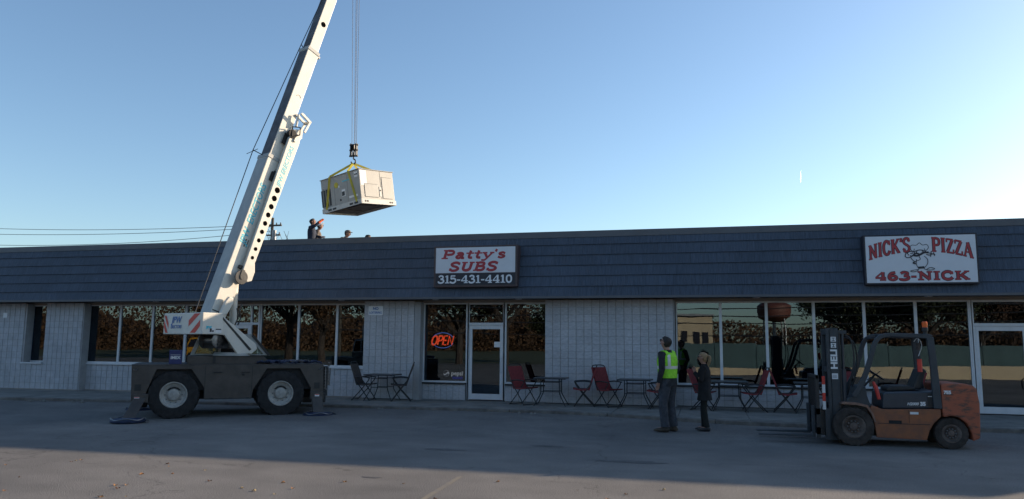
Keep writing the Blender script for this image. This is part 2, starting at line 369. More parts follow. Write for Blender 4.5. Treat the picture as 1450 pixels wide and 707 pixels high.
def clear_glass():
    m = bpy.data.materials.new('cab glass'); m.use_nodes = True; n = m.node_tree.nodes; l = m.node_tree.links; n.clear()
    out = n.new('ShaderNodeOutputMaterial'); mix = n.new('ShaderNodeMixShader'); tr = n.new('ShaderNodeBsdfTransparent'); gl = n.new('ShaderNodeBsdfGlossy')
    fr = n.new('ShaderNodeFresnel'); fr.inputs[0].default_value = 1.5; tr.inputs[0].default_value = (.75,.8,.78,1); gl.inputs['Roughness'].default_value = .02
    l.new(fr.outputs[0], mix.inputs[0]); l.new(tr.outputs[0], mix.inputs[1]); l.new(gl.outputs[0], mix.inputs[2]); l.new(mix.outputs[0], out.inputs[0]); return m
MT['clear'] = clear_glass()
def emit_mat(name, c, s):
    m = bpy.data.materials.new(name); m.use_nodes = True; b = m.node_tree.nodes['Principled BSDF']
    b.inputs['Base Color'].default_value = (*c, 1); b.inputs['Emission Color'].default_value = (*c, 1); b.inputs['Emission Strength'].default_value = s; return m
MT['neon_red'] = emit_mat('red neon tube', (1, .09, .03), 2.6)
MT['neon_blue'] = emit_mat('blue neon tube', (.12, .3, 1), 1.4)
MT['lit_white'] = emit_mat('lit white print', (.5, .52, .6), 1.3)
MT['lit_blue'] = emit_mat('lit blue strip', (.02, .03, .5), .6)

def asphalt():
    m = bpy.data.materials.new('asphalt'); m.use_nodes = True; n = m.node_tree.nodes; l = m.node_tree.links; b = n['Principled BSDF']
    tc = n.new('ShaderNodeTexCoord')
    def nz(s, d, sc=(1,1,1)):
        mp = n.new('ShaderNodeMapping'); mp.inputs['Scale'].default_value = sc; l.new(tc.outputs['Object'], mp.inputs[0])
        q = n.new('ShaderNodeTexNoise'); q.inputs['Scale'].default_value = s; q.inputs['Detail'].default_value = d; l.new(mp.outputs[0], q.inputs['Vector']); return q
    big = nz(.35, 5); med = nz(1.7, 6, (.8,1.15,1)); fine = nz(60, 2); spk = nz(150, 1)
    cr = n.new('ShaderNodeValToRGB'); cr.color_ramp.elements[0].position = .3; cr.color_ramp.elements[0].color = (.125,.118,.112,1); cr.color_ramp.elements[1].position = .72; cr.color_ramp.elements[1].color = (.205,.19,.175,1)
    l.new(big.outputs['Fac'], cr.inputs[0])
    def mul(a, bnode, lo, hi):
        r = n.new('ShaderNodeMapRange'); r.inputs['From Min'].default_value = .3; r.inputs['From Max'].default_value = .7; r.inputs['To Min'].default_value = lo; r.inputs['To Max'].default_value = hi
        l.new(bnode.outputs['Fac'], r.inputs[0]); x = n.new('ShaderNodeVectorMath'); x.operation = 'SCALE'; l.new(a, x.inputs[0]); l.new(r.outputs[0], x.inputs['Scale']); return x.outputs[0]
    c = mul(cr.outputs[0], med, .88, 1.10); c = mul(c, fine, .6, 1.4); c = mul(c, spk, .5, 1.6)
    # sparse hairline cracks
    vo = n.new('ShaderNodeTexVoronoi'); vo.feature = 'DISTANCE_TO_EDGE'; vo.inputs['Scale'].default_value = .16
    dn = n.new('ShaderNodeTexNoise'); dn.inputs['Scale'].default_value = 1.3; dn.inputs['Detail'].default_value = 5; l.new(tc.outputs['Object'], dn.inputs['Vector'])
    ds = n.new('ShaderNodeVectorMath'); ds.operation = 'SCALE'; ds.inputs['Scale'].default_value = 1.6; l.new(dn.outputs['Color'], ds.inputs[0]); da = n.new('ShaderNodeVectorMath'); da.operation = 'ADD'
    l.new(tc.outputs['Object'], da.inputs[0]); l.new(ds.outputs[0], da.inputs[1]); l.new(da.outputs[0], vo.inputs['Vector'])
    cm = n.new('ShaderNodeMapRange'); cm.inputs['From Min'].default_value = .0008; cm.inputs['From Max'].default_value = .0035; cm.inputs['To Min'].default_value = .68; cm.inputs['To Max'].default_value = 1
    l.new(vo.outputs['Distance'], cm.inputs[0]); cs = n.new('ShaderNodeVectorMath'); cs.operation = 'SCALE'; l.new(c, cs.inputs[0]); l.new(cm.outputs[0], cs.inputs['Scale']); c = cs.outputs[0]
    l.new(c, b.inputs['Base Color']); b.inputs['Roughness'].default_value = .92; b.inputs['Specular IOR Level'].default_value = .3
    bp = n.new('ShaderNodeBump'); bp.inputs['Strength'].default_value = .6; bp.inputs['Distance'].default_value = .01; l.new(fine.outputs['Fac'], bp.inputs['Height']); l.new(bp.outputs[0], b.inputs['Normal'])
    return m
MT['asphalt'] = asphalt()
MT['grass'] = mat('dry grass', (.10,.10,.035), .95, scale=1.2, col2=(.05,.06,.02), bump=.4, bscale=30)
MT['faded_paint'] = mat('faded yellow line', (.215,.185,.14), .9, scale=8, col2=(.165,.152,.138), thr=(.4,.6))
MT['patch'] = mat('dark oil stain', (.105,.10,.098), .8, var=.3, scale=4)
# ---------------------------------------------------------------- ground, sidewalk, curb
def gz(y): return .07 if y > -2.7 else (0 if y < -6.5 else .07*(y+6.5)/3.8)
g = M(); YS = [4000, 200, 20, -2.7, -3.5, -4.5, -5.5, -6.5, -12, -40, -200, -4000]
for a, b in zip(YS[:-1], YS[1:]): g.poly([(-4000,a,gz(a)),(-4000,b,gz(b)),(4000,b,gz(b)),(4000,a,gz(a))])
tag(g.build('ground', MT['asphalt'], smooth=False), kind='structure')
CURB = [(-32,-3.6),(-26,-3.6),(-19,-3.4),(-15,-3.0),(-11.5,-2.78),(-8.6,-2.62),(-6,-2.52),(-4.1,-2.5),(-2.8,-2.65),(-1.5,-2.98),(-.3,-3.35),(.9,-3.6),(2.8,-3.68),(5.4,-3.45),(8,-3.4),(12,-3.4),(20,-3.4)]
CP = smooth_pts(CURB, 6)
def cy_at(x):
    for a, b in zip(CP[:-1], CP[1:]):
        if a[0] <= x <= b[0]: return a[1]+(b[1]-a[1])*(x-a[0])/(b[0]-a[0])
    return CP[-1][1]
walk = empty('sidewalk'); tag(walk, kind='structure')
under = M(); under.xy([(-32,.2),(-32,-3.3)]+[(x, y+.32) for x, y in CP if x > -32]+[(20,.2)], .0, .115); under.build('walk_bed', MT['mortar'], walk, smooth=False)
x = -31.0
while x < 18:
    wd = 1.52; x1 = x+wd-.012
    ps = [(x,-.02),(x, cy_at(x)+.17)]
    k = 4
    ps += [(x+(x1-x)*i/k, cy_at(x+(x1-x)*i/k)+.17) for i in range(1, k)]+[(x1, cy_at(x1)+.17),(x1,-.02)]
    M().xy(ps, .09, .14+random.uniform(-.003,.003)).build('slab', MT['walk'], walk, smooth=False, bevel=.006)
    x += wd
curb = empty('curb'); tag(curb, kind='structure')
x = -31.0
while x < 18:
    wd = 2.4; x1 = x+wd-.014; k = 5; out = []; inn = []
    for i in range(k+1):
        xx = x+(x1-x)*i/k; y = cy_at(xx); j = random.uniform(-.008,.008)
        out.append((xx, y+j)); inn.append((xx, y+.162))
    M().xy(out+inn[::-1], -.05, .138+random.uniform(-.005,.004)).build('curb_stone', MT['curb'], curb, smooth=False, bevel=.018)
    x += wd
# broken curb rubble
for cx, cyy in ((-17.6,-3.42),(-8.0,-2.72),(-4.15,-2.62),(-16.4,-3.3)):
    m = M(); 
    for q in range(5):
        a, b = cx+random.uniform(-.22,.22), cyy+random.uniform(-.12,.02); r = random.uniform(.018,.045)
        m.tube([(a,b,.06),(a+r*.3,b+r*.2,.07+r*.5),(a+r*.1,b,.07+r)], [r,r*.9,r*.3], 6)
    tag(m.build('concrete_rubble', MT['walk'], smooth=False), {-17.6:'broken concrete crumbs on curb under the narrow left window',-8.0:'broken concrete crumbs on curb beside the brown patio chair',-4.15:'chipped curb joint crumbs in front of the first red chair',1.2:'crumbled curb bits behind the forklift fork tips',-16.4:'crumbled curb edge bits left of the crane outrigger pad'}[cx], 'rubble')

# painted marks and stains on the lot
def decal(name, pts, m, z=.004):
    mm = M(); mm.poly([(a, b, gz(b)+z) for a, b in pts]); return mm.build(name, m, smooth=False)
for i, (a, b) in enumerate((((-3.1,-10.9),(-2.9,-15.8)),)):
    tag(decal('parking_line', [(a[0]-.035,a[1]),(a[0]+.035,a[1]),(b[0]+.035,b[1]),(b[0]-.035,b[1])], MT['faded_paint'], .004), kind='structure')
def blob(cx, cyy, rx, ry, seed):
    random.seed(seed); return [(cx+rx*math.cos(t)*random.uniform(.7,1.15), cyy+ry*math.sin(t)*random.uniform(.6,1.2)) for t in [2*math.pi*q/14 for q in range(14)]]
for q, (cx, cyy, rx, ry) in enumerate(((-4.1,-8.6,.35,.12),(-4.15,-11.3,.16,.05),(-1.1,-9.0,.5,.16),(-2.6,-7.7,.3,.1))):
    tag(decal('stain', blob(cx, cyy, rx, ry, q), MT['patch'], .004), kind='structure')
random.seed(11)
LEAFM = [mat('dry orange leaf', (.52,.23,.07), .8, var=.3), mat('dry brown leaf', (.16,.07,.035), .8, var=.3), mat('pale leaf', (.5,.36,.18), .8, var=.2)]
leaf_meshes = []
for q in range(3):
    m = M(); r = .05; ps = []
    for t in range(11):
        a = 2*math.pi*t/11; rr = r*(1 if t % 2 else .6)*random.uniform(.8,1.1); ps.append((rr*math.cos(a), rr*math.sin(a)*.75, .012+.012*math.sin(a*2+q)))
    c = m.pts([(0,0,.006)]); k = m.pts(ps)
    for t in range(11): m.face([c, k+t, k+(t+1) % 11])
    leaf_meshes.append(m.mesh('fallen_leaf', LEAFM[q], smooth=False))
for q in range(95):
    # on the sunlit strip in front
    y = random.uniform(-15.2,-11.0); x = random.uniform(-9.5, -.3) if q < 62 else random.uniform(-1, 3)
    k = random.choice((0,0,2,1))
    o = place('fallen_leaf', leaf_meshes[k], loc=(x, y, .004), rot=(0,0,random.uniform(0,6.28)), scale=(random.uniform(.35,.85),)*3)
    tag(o, ('small dry orange leaf lying on the sunlit asphalt', 'small dark brown leaf lying on the sunlit asphalt', 'small pale leaf lying on the sunlit asphalt')[k], 'leaf', ('orange', 'brown', 'pale')[k]+' leaves fallen on the sunlit asphalt')

# ---------------------------------------------------------------- building
B = empty('storefront_building'); tag(B, 'long single storey grey block strip mall with dark slate mansard', 'building')
PY = -.28; XL, XR = -34.0, 16.0; ZT = 2.86
PIERS = [(-31,-21.62),(-20.77,-19.33),(-9.53,-7.98),(-4.19,-.77),(10.0,12.5)]
SILLS = [(-21.62,-20.77,1.0,PY),(-19.33,-9.53,1.0,0),(-7.98,-6.52,.62,0),(-5.38,-4.19,.62,0),(-.77,6.27,.69,0),(7.5,10.0,.69,0)]
blocks = []; CHh = .2032; CW = .4064
def wall_seg(x0, x1, z0, z1, y):
    n = max(1, round((x1-x0)/CW)) ; cw = (x1-x0)/n; rows = round((z1-z0)/CHh); ch = (z1-z0)/rows
    for r in range(rows):
        for c in range(n):
            blocks.append((x0+cw*c, cw, z0+ch*r, ch, y+random.uniform(-.004,.004)))
    M().box((x0+.004,y+.012,z0-.1),(x1-.004,y+.30,z1-.002)).build('block_backing', MT['mortar'], B, smooth=False)
for a, b in PIERS: wall_seg(a, b, .145, ZT+.05, PY)
for a, b, z, y in SILLS: wall_seg(a, b, .145, z-.03, y)
# one block: two scored halves with chamfered edges
def block_mesh():
    m = M()
    for h in (0, 1):
        a = .006+h*.5; b = a+.5-.018; e = .012
        k = m.pts([(a,.03,.0),(b,.03,.0),(b,.03,1),(a,.03,1),(a+e,.0,.05),(b-e,.0,.05),(b-e,.0,.95),(a+e,.0,.95)])
        for q in ((4,5,6,7),(1,2,6,5),(3,0,4,7)): m.face([k+i for i in q])
        k2 = m.pts([(a+e,.009,0),(b-e,.009,0),(b-e,.009,1),(a+e,.009,1)])
        m.face([k2,k2+1,k+5,k+4]); m.face([k+7,k+6,k2+2,k2+3])
    return m
bm_block = block_mesh().mesh('block', MT['block'], smooth=False)
blocks.sort(key=lambda q: (q[0]**2+(q[4]+CD)**2)+(400 if (q[0] > 10 or q[0] < -23.5) else 0))
for x, cw, z, ch, y in blocks[:300]: place('block', bm_block, B, (x, y, z), (0,0,0), (cw, 1, ch))
rest = M()
for x, cw, z, ch, y in blocks[300:]:
    for h in (0, 1):
        a = x+(.006+h*.5)*cw; b = a+.482*cw; e = .006
        k = rest.pts([(a,y+.03,z+.001),(b,y+.03,z+.001),(b,y+.03,z+ch-.001),(a,y+.03,z+ch-.001),(a+e,y,z+.006),(b-e,y,z+.006),(b-e,y,z+ch-.006),(a+e,y,z+ch-.006)])
        for q in ((4,5,6,7),(0,1,5,4),(1,2,6,5),(2,3,7,6),(3,0,4,7)): rest.face([k+i for i in q])
tag(rest.build('block_field', MT['block'], B, smooth=False), kind='stuff')
# smooth painted jamb fillers beside the recessed bays
jm = M()
for x0, x1 in ((-21.62,-21.56),(-19.33,-19.30),(-7.98,-7.80),(-.77,-.74)): jm.box((x0,PY+.02,.14),(x1,.02,ZT+.02))
jm.build('jamb_board', MT['smooth_wall'], B, smooth=False, each=True)
# base flashing strip along the left part
M().box((-31,PY-.02,.135),(-19.33,PY+.02,.165)).box((-19.33,-.02,.135),(-9.53,.02,.165)).build('base_flashing', MT['alu_warm'], B, smooth=False, each=True)
M().box((-9.5,PY-.012,.142),(-7.98,PY+.01,.158)).box((-4.19,PY-.012,.142),(-.77,PY+.01,.162)).box((-.7,-.012,.142),(6.2,.01,.16)).build('base_strip', MT['black'], B, smooth=False, each=True)  # thin dark strips along the foot of the wall
# sills
for a, b, z, y in SILLS:
    M().box((a+.01,y-.05,z-.045),(b-.01,y+.12,z)).build('sill', MT['black' if z < .9 else 'alu'], B, smooth=False, bevel=.004)
# header trim above glazing
M().box((-31,-.015,ZT),(12,.1,ZT+.09)).build('header', MT['alu_warm'], B, smooth=False)
# glazing
FW = .035
def window(x0, x1, z0, z1, y=.0, sill=True):
    m = M(); f = FW
    m.box((x0,y,z0),(x0+f,y+.09,z1)).box((x1-f,y,z0),(x1,y+.09,z1)).box((x0+f,y+.002,z0),(x1-f,y+.088,z0+f*1.4)).box((x0+f,y+.002,z1-f*1.1),(x1-f,y+.088,z1))
    w_ = m.build('window', MT['alu'], B, smooth=False)
    M().box((x0+f-.004,y+.035,z0+f),(x1-f+.004,y+.043,z1-f)).build('pane', MT['glass'], w_, smooth=False); return w_
window(-21.62,-20.3,1.0,ZT)
X2 = [-19.38,-18.15,-16.93,-15.72]
for a, b in zip(X2[:-1], X2[1:]): window(a, b, 1.0, ZT)
for a, b in zip([-13.08,-11.79,-10.53], [-11.79,-10.53,-9.3]): window(a, b, 1.0, ZT)
window(-7.80,-6.49,.62,ZT); window(-5.38,-4.05,.62,ZT)
X4 = [-.72,.42,1.56,2.70,3.88,5.05,6.24]
for a, b in zip(X4[:-1], X4[1:]): window(a, b, .69, ZT)
for a, b in zip([7.5,8.75], [8.75,10.0]): window(a, b, .69, ZT)
MATID = Matrix.Identity(4)
def door(x0, x1, dx0, dx1, handle_x, hook=False, z0=.15, zt=2.26):
    """aluminium door unit: frame from x0 to x1, leaf dx0..dx1, transom above, side lites"""
    m = M(); f = .05
    for q in sorted({x0, dx0-f, dx1, x1-f}):
        m.box((q,-.01,z0),(q+f,.1,ZT))
    m.box((x0+f,-.008,zt-.03),(x1-f,.098,zt+.04)).box((x0+f,-.008,ZT-.05),(x1-f,.098,ZT))
    if dx0-f-x0 > .1: m.box((x0+f,-.008,z0),(dx0-f,.098,z0+.09))
    if x1-dx1 > .2: m.box((dx1+f,-.008,z0),(x1-f,.098,z0+.09))
    d = m.build('door', MT['alu'], B, smooth=False)
    l = M(); s = .09
    l.box((dx0+.004,.012,z0+.012),(dx0+s,.066,zt-.034)).box((dx1-s,.012,z0+.012),(dx1-.004,.066,zt-.034)).box((dx0+s,.014,z0+.012),(dx1-s,.064,z0+.17)).box((dx0+s,.014,zt-.14),(dx1-s,.064,zt-.034))
    l.build('door_leaf', MT['alu'], d, smooth=False)
    M().box((dx0+s-.004,.034,z0+.16),(dx1-s+.004,.042,zt-.135)).build('pane', MT['glass'], d, smooth=False)
    M().box((x0+f-.004,.034,zt+.036),(x1-f+.004,.042,ZT-.046)).build('transom_pane', MT['glass'], d, smooth=False)
    for a, b in ((x0+f, dx0-f), (dx1+f, x1-f)):
        if b-a > .1: M().box((a-.004,.034,z0+.086),(b+.004,.042,zt-.026)).build('side_pane', MT['glass'], d, smooth=False)
    h = M(MATID)
    if hook: h.tube(smooth_pts([(handle_x+.12,-.0,.98),(handle_x+.12,-.07,.98),(handle_x,-.08,.98),(handle_x-.03,-.08,.9),(handle_x,-.08,.74),(handle_x+.12,-.07,.74),(handle_x+.12,0,.74)], 4), .016, 8)
    else: h.tube([(handle_x,0.01,1.32),(handle_x,-.06,1.30),(handle_x,-.06,.94),(handle_x,.01,.92)], .013, 8)
    h.build('handle', MT['alu'] if not hook else MT['steel'], d)
    return d
MATID = Matrix.Identity(4)
d1 = door(-15.72,-13.10,-14.42,-13.42,-14.34)
d2 = door(-6.49,-5.38,-6.43,-5.44,-5.49, z0=.16)
M().box((-5.70,.02,1.62),(-5.53,.03,1.77)).build('hours_card', MT['white'], d2, smooth=False)
d3 = door(6.24,7.5,6.32,7.44,7.33, hook=True)
# mansard of long shake panels: 6 courses, slightly sloped
E0 = (-.76, 2.955); E1 = (-.36, 4.66)
m = M(); m.yz([(E0[0]+.03,E0[1]),(E1[0]+.03,E1[1]),(E1[0]+.4,E1[1]),(0.1,E0[1])], XL, XR); m.build('mansard_backing', MT['black'], B, smooth=False)
M().yz([(E0[0]+.005,E0[1]-.015),(E0[0]+.005,E0[1]+.0),(.12,E0[1]),(.12,E0[1]-.015)], XL, XR).build('soffit', MT['soffit'], B, smooth=False)
M().yz([(E0[0]-.035,E0[1]-.03),(E0[0]-.035,E0[1]+.03),(E0[0]+.004,E0[1]+.03),(E0[0]+.004,E0[1]-.03)], XL, XR).build('eave_trim', MT['cap'], B, smooth=False)
slope = Vector((0, E1[0]-E0[0], E1[1]-E0[1])); SL = slope.length; ang = math.atan2(slope.y, slope.z)
PWD = 1.219; ex = SL/6
pm = []
for v in range(4):
    m = M(); random.seed(90+v)
    # local: x along, z up the slope, -y outward; bottom butt thick, split into shakes by grooves
    xs = [0]; 
    while xs[-1] < 1-.06: xs.append(xs[-1]+random.uniform(.06,.12))
    xs[-1] = 1
    for a, b in zip(xs[:-1], xs[1:]):
        t = random.uniform(.030,.034); gz0 = random.uniform(0,.002)
        a2, b2 = a*PWD+.001, b*PWD-.001
        k = m.pts([(a2,-t,gz0),(b2,-t,gz0),(b2,-.004,ex+.015),(a2,-.004,ex+.015),(a2,.004,gz0),(b2,.004,gz0)])
        for q in ((0,1,2,3),(0,4,5,1),(0,3,4),(1,5,2)): m.face([k+i for i in q])
    pm.append(m.mesh('shake_panel', MT['panel'], smooth=False))
random.seed(5)
for r in range(6):
    x = -25.4-random.uniform(0, 1.0)
    while x < 9.2:
        s0 = r/6; p = Vector((0,E0[0],E0[1]))+slope*s0
        place('shake_panel', random.choice(pm), B, (x, p.y-.001*r, p.z+.002*r), (-ang,0,0)); x += PWD+.001
# cap flashing and roof deck
M().yz([(E1[0]-.05,4.60),(E1[0]-.05,4.77),(E1[0]+.25,4.77),(E1[0]+.25,4.60)], XL, XR).build('cap_flashing', MT['cap'], B, smooth=False)
M().box((XL,E1[0]+.25,4.0),(XR,18,4.15)).build('roof', MT['roofing'], B, smooth=False)
M().box((XL,E1[0]+.05,4.1),(XR,E1[0]+.24,4.70)).build('parapet', MT['roofing'], B, smooth=False)
m = M(); m.box((XL,17.7,0),(XR,18,4.7)); m.box((XL,-.2,0),(XL+.3,18,4.7)); m.box((XR-.3,-.2,0),(XR,18,4.7)); m.build('side_wall', MT['smooth_wall'], B, smooth=False, each=True)
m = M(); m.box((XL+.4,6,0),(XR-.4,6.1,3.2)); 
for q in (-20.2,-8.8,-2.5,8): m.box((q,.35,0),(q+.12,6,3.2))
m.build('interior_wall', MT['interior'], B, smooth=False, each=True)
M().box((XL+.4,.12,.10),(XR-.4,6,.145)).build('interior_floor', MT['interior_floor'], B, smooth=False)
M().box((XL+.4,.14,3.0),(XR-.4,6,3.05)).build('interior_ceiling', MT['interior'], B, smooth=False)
M().box((XL,.14,3.05),(XR,.3,4.0)).build('upper_wall', MT['smooth_wall'], B, smooth=False)
# soffit lights
for x in (-7.3,-4.9,5.25,-10.2,-16.5,1.3):
    M().lathe([(.09,0),(.1,.012),(.07,.02)], (x,-.42,2.94), (0,0,-1), 16).build('soffit_light', MT['white'], B)

# ---------------------------------------------------------------- signs
sy = -.80
SG = empty('shop_sign', (-6.02, sy, 3.81)); tag(SG, "white and red Patty's SUBS light box sign above the glass door", 'sign')
M().box((-1.19,-.07,-.57),(1.19,.30,.57)).build('cabinet', MT['sign_frame'], SG, smooth=False, bevel=.012)
M().box((-1.13,-.078,-.18),(1.13,-.06,.52)).build('face', MT['sign_face'], SG, smooth=False, bevel=.004)
M().box((-1.13,-.076,-.51),(1.13,-.06,-.20)).build('number_panel', MT['sign_dark'], SG, smooth=False)
fn = lambda q: (q[0], -.0795-q[2], q[1])
rk = (MT['sign_red'], SG); word(None, "Patty's", -.98, .86, .215, .24, fn, 1.12, shear=.32, mk=rk); word(None, 'SUBS', -.78, .62, -.125, .24, fn, 1.15, shear=.35, mk=rk)
word(None, '315-431-4410', -1.07, 1.07, -.46, .215, lambda q: (q[0], -.0775-q[2], q[1]), 1.0, mk=(MT['sign_white'], SG))

SN = empty('shop_sign', (5.01, sy, 3.79)); tag(SN, "white NICK'S PIZZA sign with a cartoon chef, right of the roof edge", 'sign')
M().box((-1.23,-.07,-.60),(1.23,.30,.60)).build('cabinet', MT['sign_dark'], SN, smooth=False, bevel=.012)
M().box((-1.19,-.078,-.56),(1.19,-.06,.56)).build('face', MT['sign_face'], SN, smooth=False, bevel=.004)
m = M(); mo = M()
def arch(px, py, b): return px, py-.20*(abs(px)-.1)**2*.9
for mm, wt, dz, kk in ((None, 1.32, 0, (MT['sign_dark'], SN, 'letter_outline')), (None, .84, .003, (MT['sign_red'], SN))):
    fn = lambda q, dz=dz: (q[0], -.0795-q[2]-dz, q[1])
    word(mm, "NICK'S", -1.13, -.20, .17, .355, fn, wt*.95, warp=arch, mk=kk); word(mm, 'PIZZA', .25, 1.13, .17, .355, fn, wt*.95, warp=arch, mk=kk)
    word(mm, '463-NICK', -1.02, 1.02, -.50, .20, fn, wt*1.1, mk=kk)
pass
# cartoon chef line drawing
m = M(); K = []
def ln(pts, th=.014, sm=1, closed=False): K.append((th, smooth_pts(pts, 5, closed) if sm else pts))
ln([(-.10,.12),(-.17,.2),(-.13,.27),(-.04,.27),(.02,.32),(.08,.27),(.16,.28),(.19,.21),(.14,.14)])           # hat
ln([(-.10,.12),(-.08,.19)]); ln([(.13,.13),(.11,.19)]); ln([(-.1,.12),(.02,.16),(.14,.13)], .02)
ln([(-.12,.05),(-.04,.03),(.03,.06),(.1,.1),(.19,.1)], .045); ln([(.03,.06),(-.06,.08),(-.14,.02)], .03)          # moustache
ln([(-.03,.13),(-.05,.1),(0,.08)], .02); ln([(.06,.14),(.09,.12)], .02)
ln([(-.27,.02),(-.24,.1),(-.14,.13),(-.08,.1),(-.14,.02),(-.22,-.01),(-.27,.02)], .02)                       # pizza
for a, b in ((-.2,.05),(-.15,.08),(-.22,.08),(-.16,.03),(-.12,.09)): ln([(a-.012,b),(a+.012,b+.006)], .025, 0)
ln([(-.16,0),(-.13,-.06),(-.07,-.1),(-.05,-.05)]); ln([(-.08,-.1),(-.12,-.13),(-.07,-.15)], .03)
ln([(-.05,-.06),(-.06,-.16),(-.03,-.24)]); ln([(.1,.02),(.16,-.06),(.15,-.16),(.09,-.24)]); ln([(0,.02),(.02,-.05),(-.04,-.08)])   # belly
ln([(-.03,-.24),(.09,-.23)], .05, 0); ln([(.14,.06),(.2,.04),(.26,.07)], .02); ln([(.22,.0),(.24,.13)], .018); ln([(.19,.09),(.31,.05)], .018); ln([(.28,.1),(.3,.02)], .018)
ln([(-.02,-.27),(-.05,-.31),(-.13,-.33),(-.18,-.31),(-.1,-.29),(-.02,-.28)]); ln([(.08,-.26),(.14,-.29),(.24,-.29),(.28,-.26),(.2,-.24),(.13,-.28)])
strokes(m, K, lambda q: (q[0]*1.12-.03, -.0800-q[2], q[1]*1.06+.045)); m.build('chef_drawing', MT['sign_dark'], SN, smooth=False)
NL = empty('notice_sign', (-9.17, PY-.012, 2.635)); tag(NL, 'small white NO LOITERING notice screwed on the block pier', 'sign')
M().box((-.225,0,-.13),(.225,.01,.13)).build('plate', MT['sign_white'], NL, smooth=False)
sans('NO', .11, 'lettering', MT['blue'], NL, facing((0,-.003,.055), (1,0,0), (0,0,1)), .004); sans('LOITERING', .085, 'lettering', MT['blue'], NL, facing((0,-.003,-.06), (1,0,0), (0,0,1)), .002, wx=.9)
NB = empty('notice_sign', (-22.45, PY-.012, 2.52)); tag(NB, 'small pale notice plate at the far left wall edge', 'sign')
M().box((-.05,0,-.08),(.12,.01,.08)).build('plate', MT['sign_white'], NB, smooth=False)

# neon OPEN sign and soda sign inside the left pane of the sub shop
NE = empty('neon_sign', (-7.27, .16, 1.80)); tag(NE, 'red neon OPEN sign in blue oval hung inside shop window', 'sign')
lt = M(); s = .80; hh = .125
def sl(x, z): return (x+z*.22, 0, z)
def nt_(P, r=.021): lt.tube([sl(a*s, b) for a, b in P], r, 8)
nt_(smooth_pts([(-.30,hh),(-.37,.09),(-.40,-.02),(-.36,-.12),(-.30,-hh),(-.24,-.09),(-.22,.02),(-.25,.11),(-.30,hh)], 3))
nt_([(-.16,-hh),(-.16,hh)]); nt_(smooth_pts([(-.16,hh),(-.05,.12),(-.02,.06),(-.05,0),(-.16,-.015)], 3))
nt_([(.16,hh),(.03,hh),(.03,-hh),(.16,-hh)]); nt_([(.03,0),(.14,0)])
nt_([(.22,-hh),(.22,hh),(.38,-hh),(.38,hh)])
lt.build('letter_tube', MT['neon_red'], NE)
rg = M()
for t0, t1 in ((22, 158), (202, 338)):
    rg.tube([(.33*math.cos(rad(t)), .012, .215*math.sin(rad(t))) for t in range(t0, t1+1, 8)], .009, 8)
rg.build('oval_tube', MT['neon_blue'], NE, each=True)
M().box((-.36,.03,-.25),(.36,.045,-.235)).box((-.36,.03,.235),(.36,.045,.25)).box((-.3,.03,-.24),(-.29,.045,.24)).box((.3,.03,-.24),(.31,.045,.24)).build('bracket', MT['black'], NE, smooth=False)
PS = empty('soda_sign', (-6.98, .16, .87)); tag(PS, 'round red white and blue soda sign low inside the shop window', 'sign')
c = M(); c.lathe([(.085,0),(.085,.01)], (-.16,0,0), (0,-1,0), 24); c.build('badge', MT['lit_white'], PS, smooth=False)
def disc_part(z0f, z1f, name, m_):
    mm = M(); P0 = []; P1 = []
    for q in range(13):
        xx = -.078+.156*q/12; lim = math.sqrt(max(0, .08**2-xx*xx)); f0 = max(-lim, min(lim, z0f(xx))); f1 = max(-lim, min(lim, z1f(xx))); P0.append((-.16+xx,-.0125,f0)); P1.append((-.16+xx,-.0125,f1))
    for q in range(12): mm.poly([P0[q], P0[q+1], P1[q+1], P1[q]])
    mm.build(name, m_, PS, smooth=False)
disc_part(lambda x: .012-.25*x*0+.03*math.sin(x*30), lambda x: 1, 'red_field', MT['sign_red']); disc_part(lambda x: -1, lambda x: -.03+.02*math.sin(x*30), 'blue_field', MT['blue'])
sans('pepsi', .17, 'lettering', MT['lit_white'], PS, facing((.16,-.003,.0), (1,0,0), (0,0,1)), .004)
M().box((.02,0,-.16),(.32,.02,-.09)).build('light_bar', MT['lit_blue'], PS, smooth=False)
# ---------------------------------------------------------------- crane
C0 = Vector((-11.0,-4.41,0)); HD, HS = rad(36), rad(68)
CR = empty('mobile_crane', C0, HD); tag(CR, 'cream and dark grey carry deck crane on outriggers, boom raised high', 'crane')
# chassis, local: x forward, y left (far), z up. near side at y=-.95
HW = .95
m = M()
prof = [(-2.06,1.18),(2.04,1.18),(2.06,.43),(1.76,.43),(1.76,.65),(1.50,1.10),(.76,1.10),(.47,.62),(.45,.42),(-.55,.42),(-.57,.68),(-.85,1.09),(-1.56,1.09),(-1.74,.60),(-1.74,.41),(-2.03,.41)]
m.xz(prof, -HW, -HW+.10); m.xz(prof, HW-.10, HW)
m.build('chassis_side', MT['chassis'], CR, smooth=False, bevel=.008, each=True)
m = M(); m.box((-2.05,-HW+.1,.62),(2.03,HW-.1,1.17)).box((-.53,-HW+.1,.42),(.44,HW-.1,.62)).box((-2.02,-.5,.4),(2.0,.5,.62)); m.build('chassis_core', MT['chassis_dark'], CR, smooth=False)
M().box((-2.06,-HW+.001,1.181),(2.05,HW-.001,1.20)).build('deck', MT['chassis'], CR, smooth=False, bevel=.004)
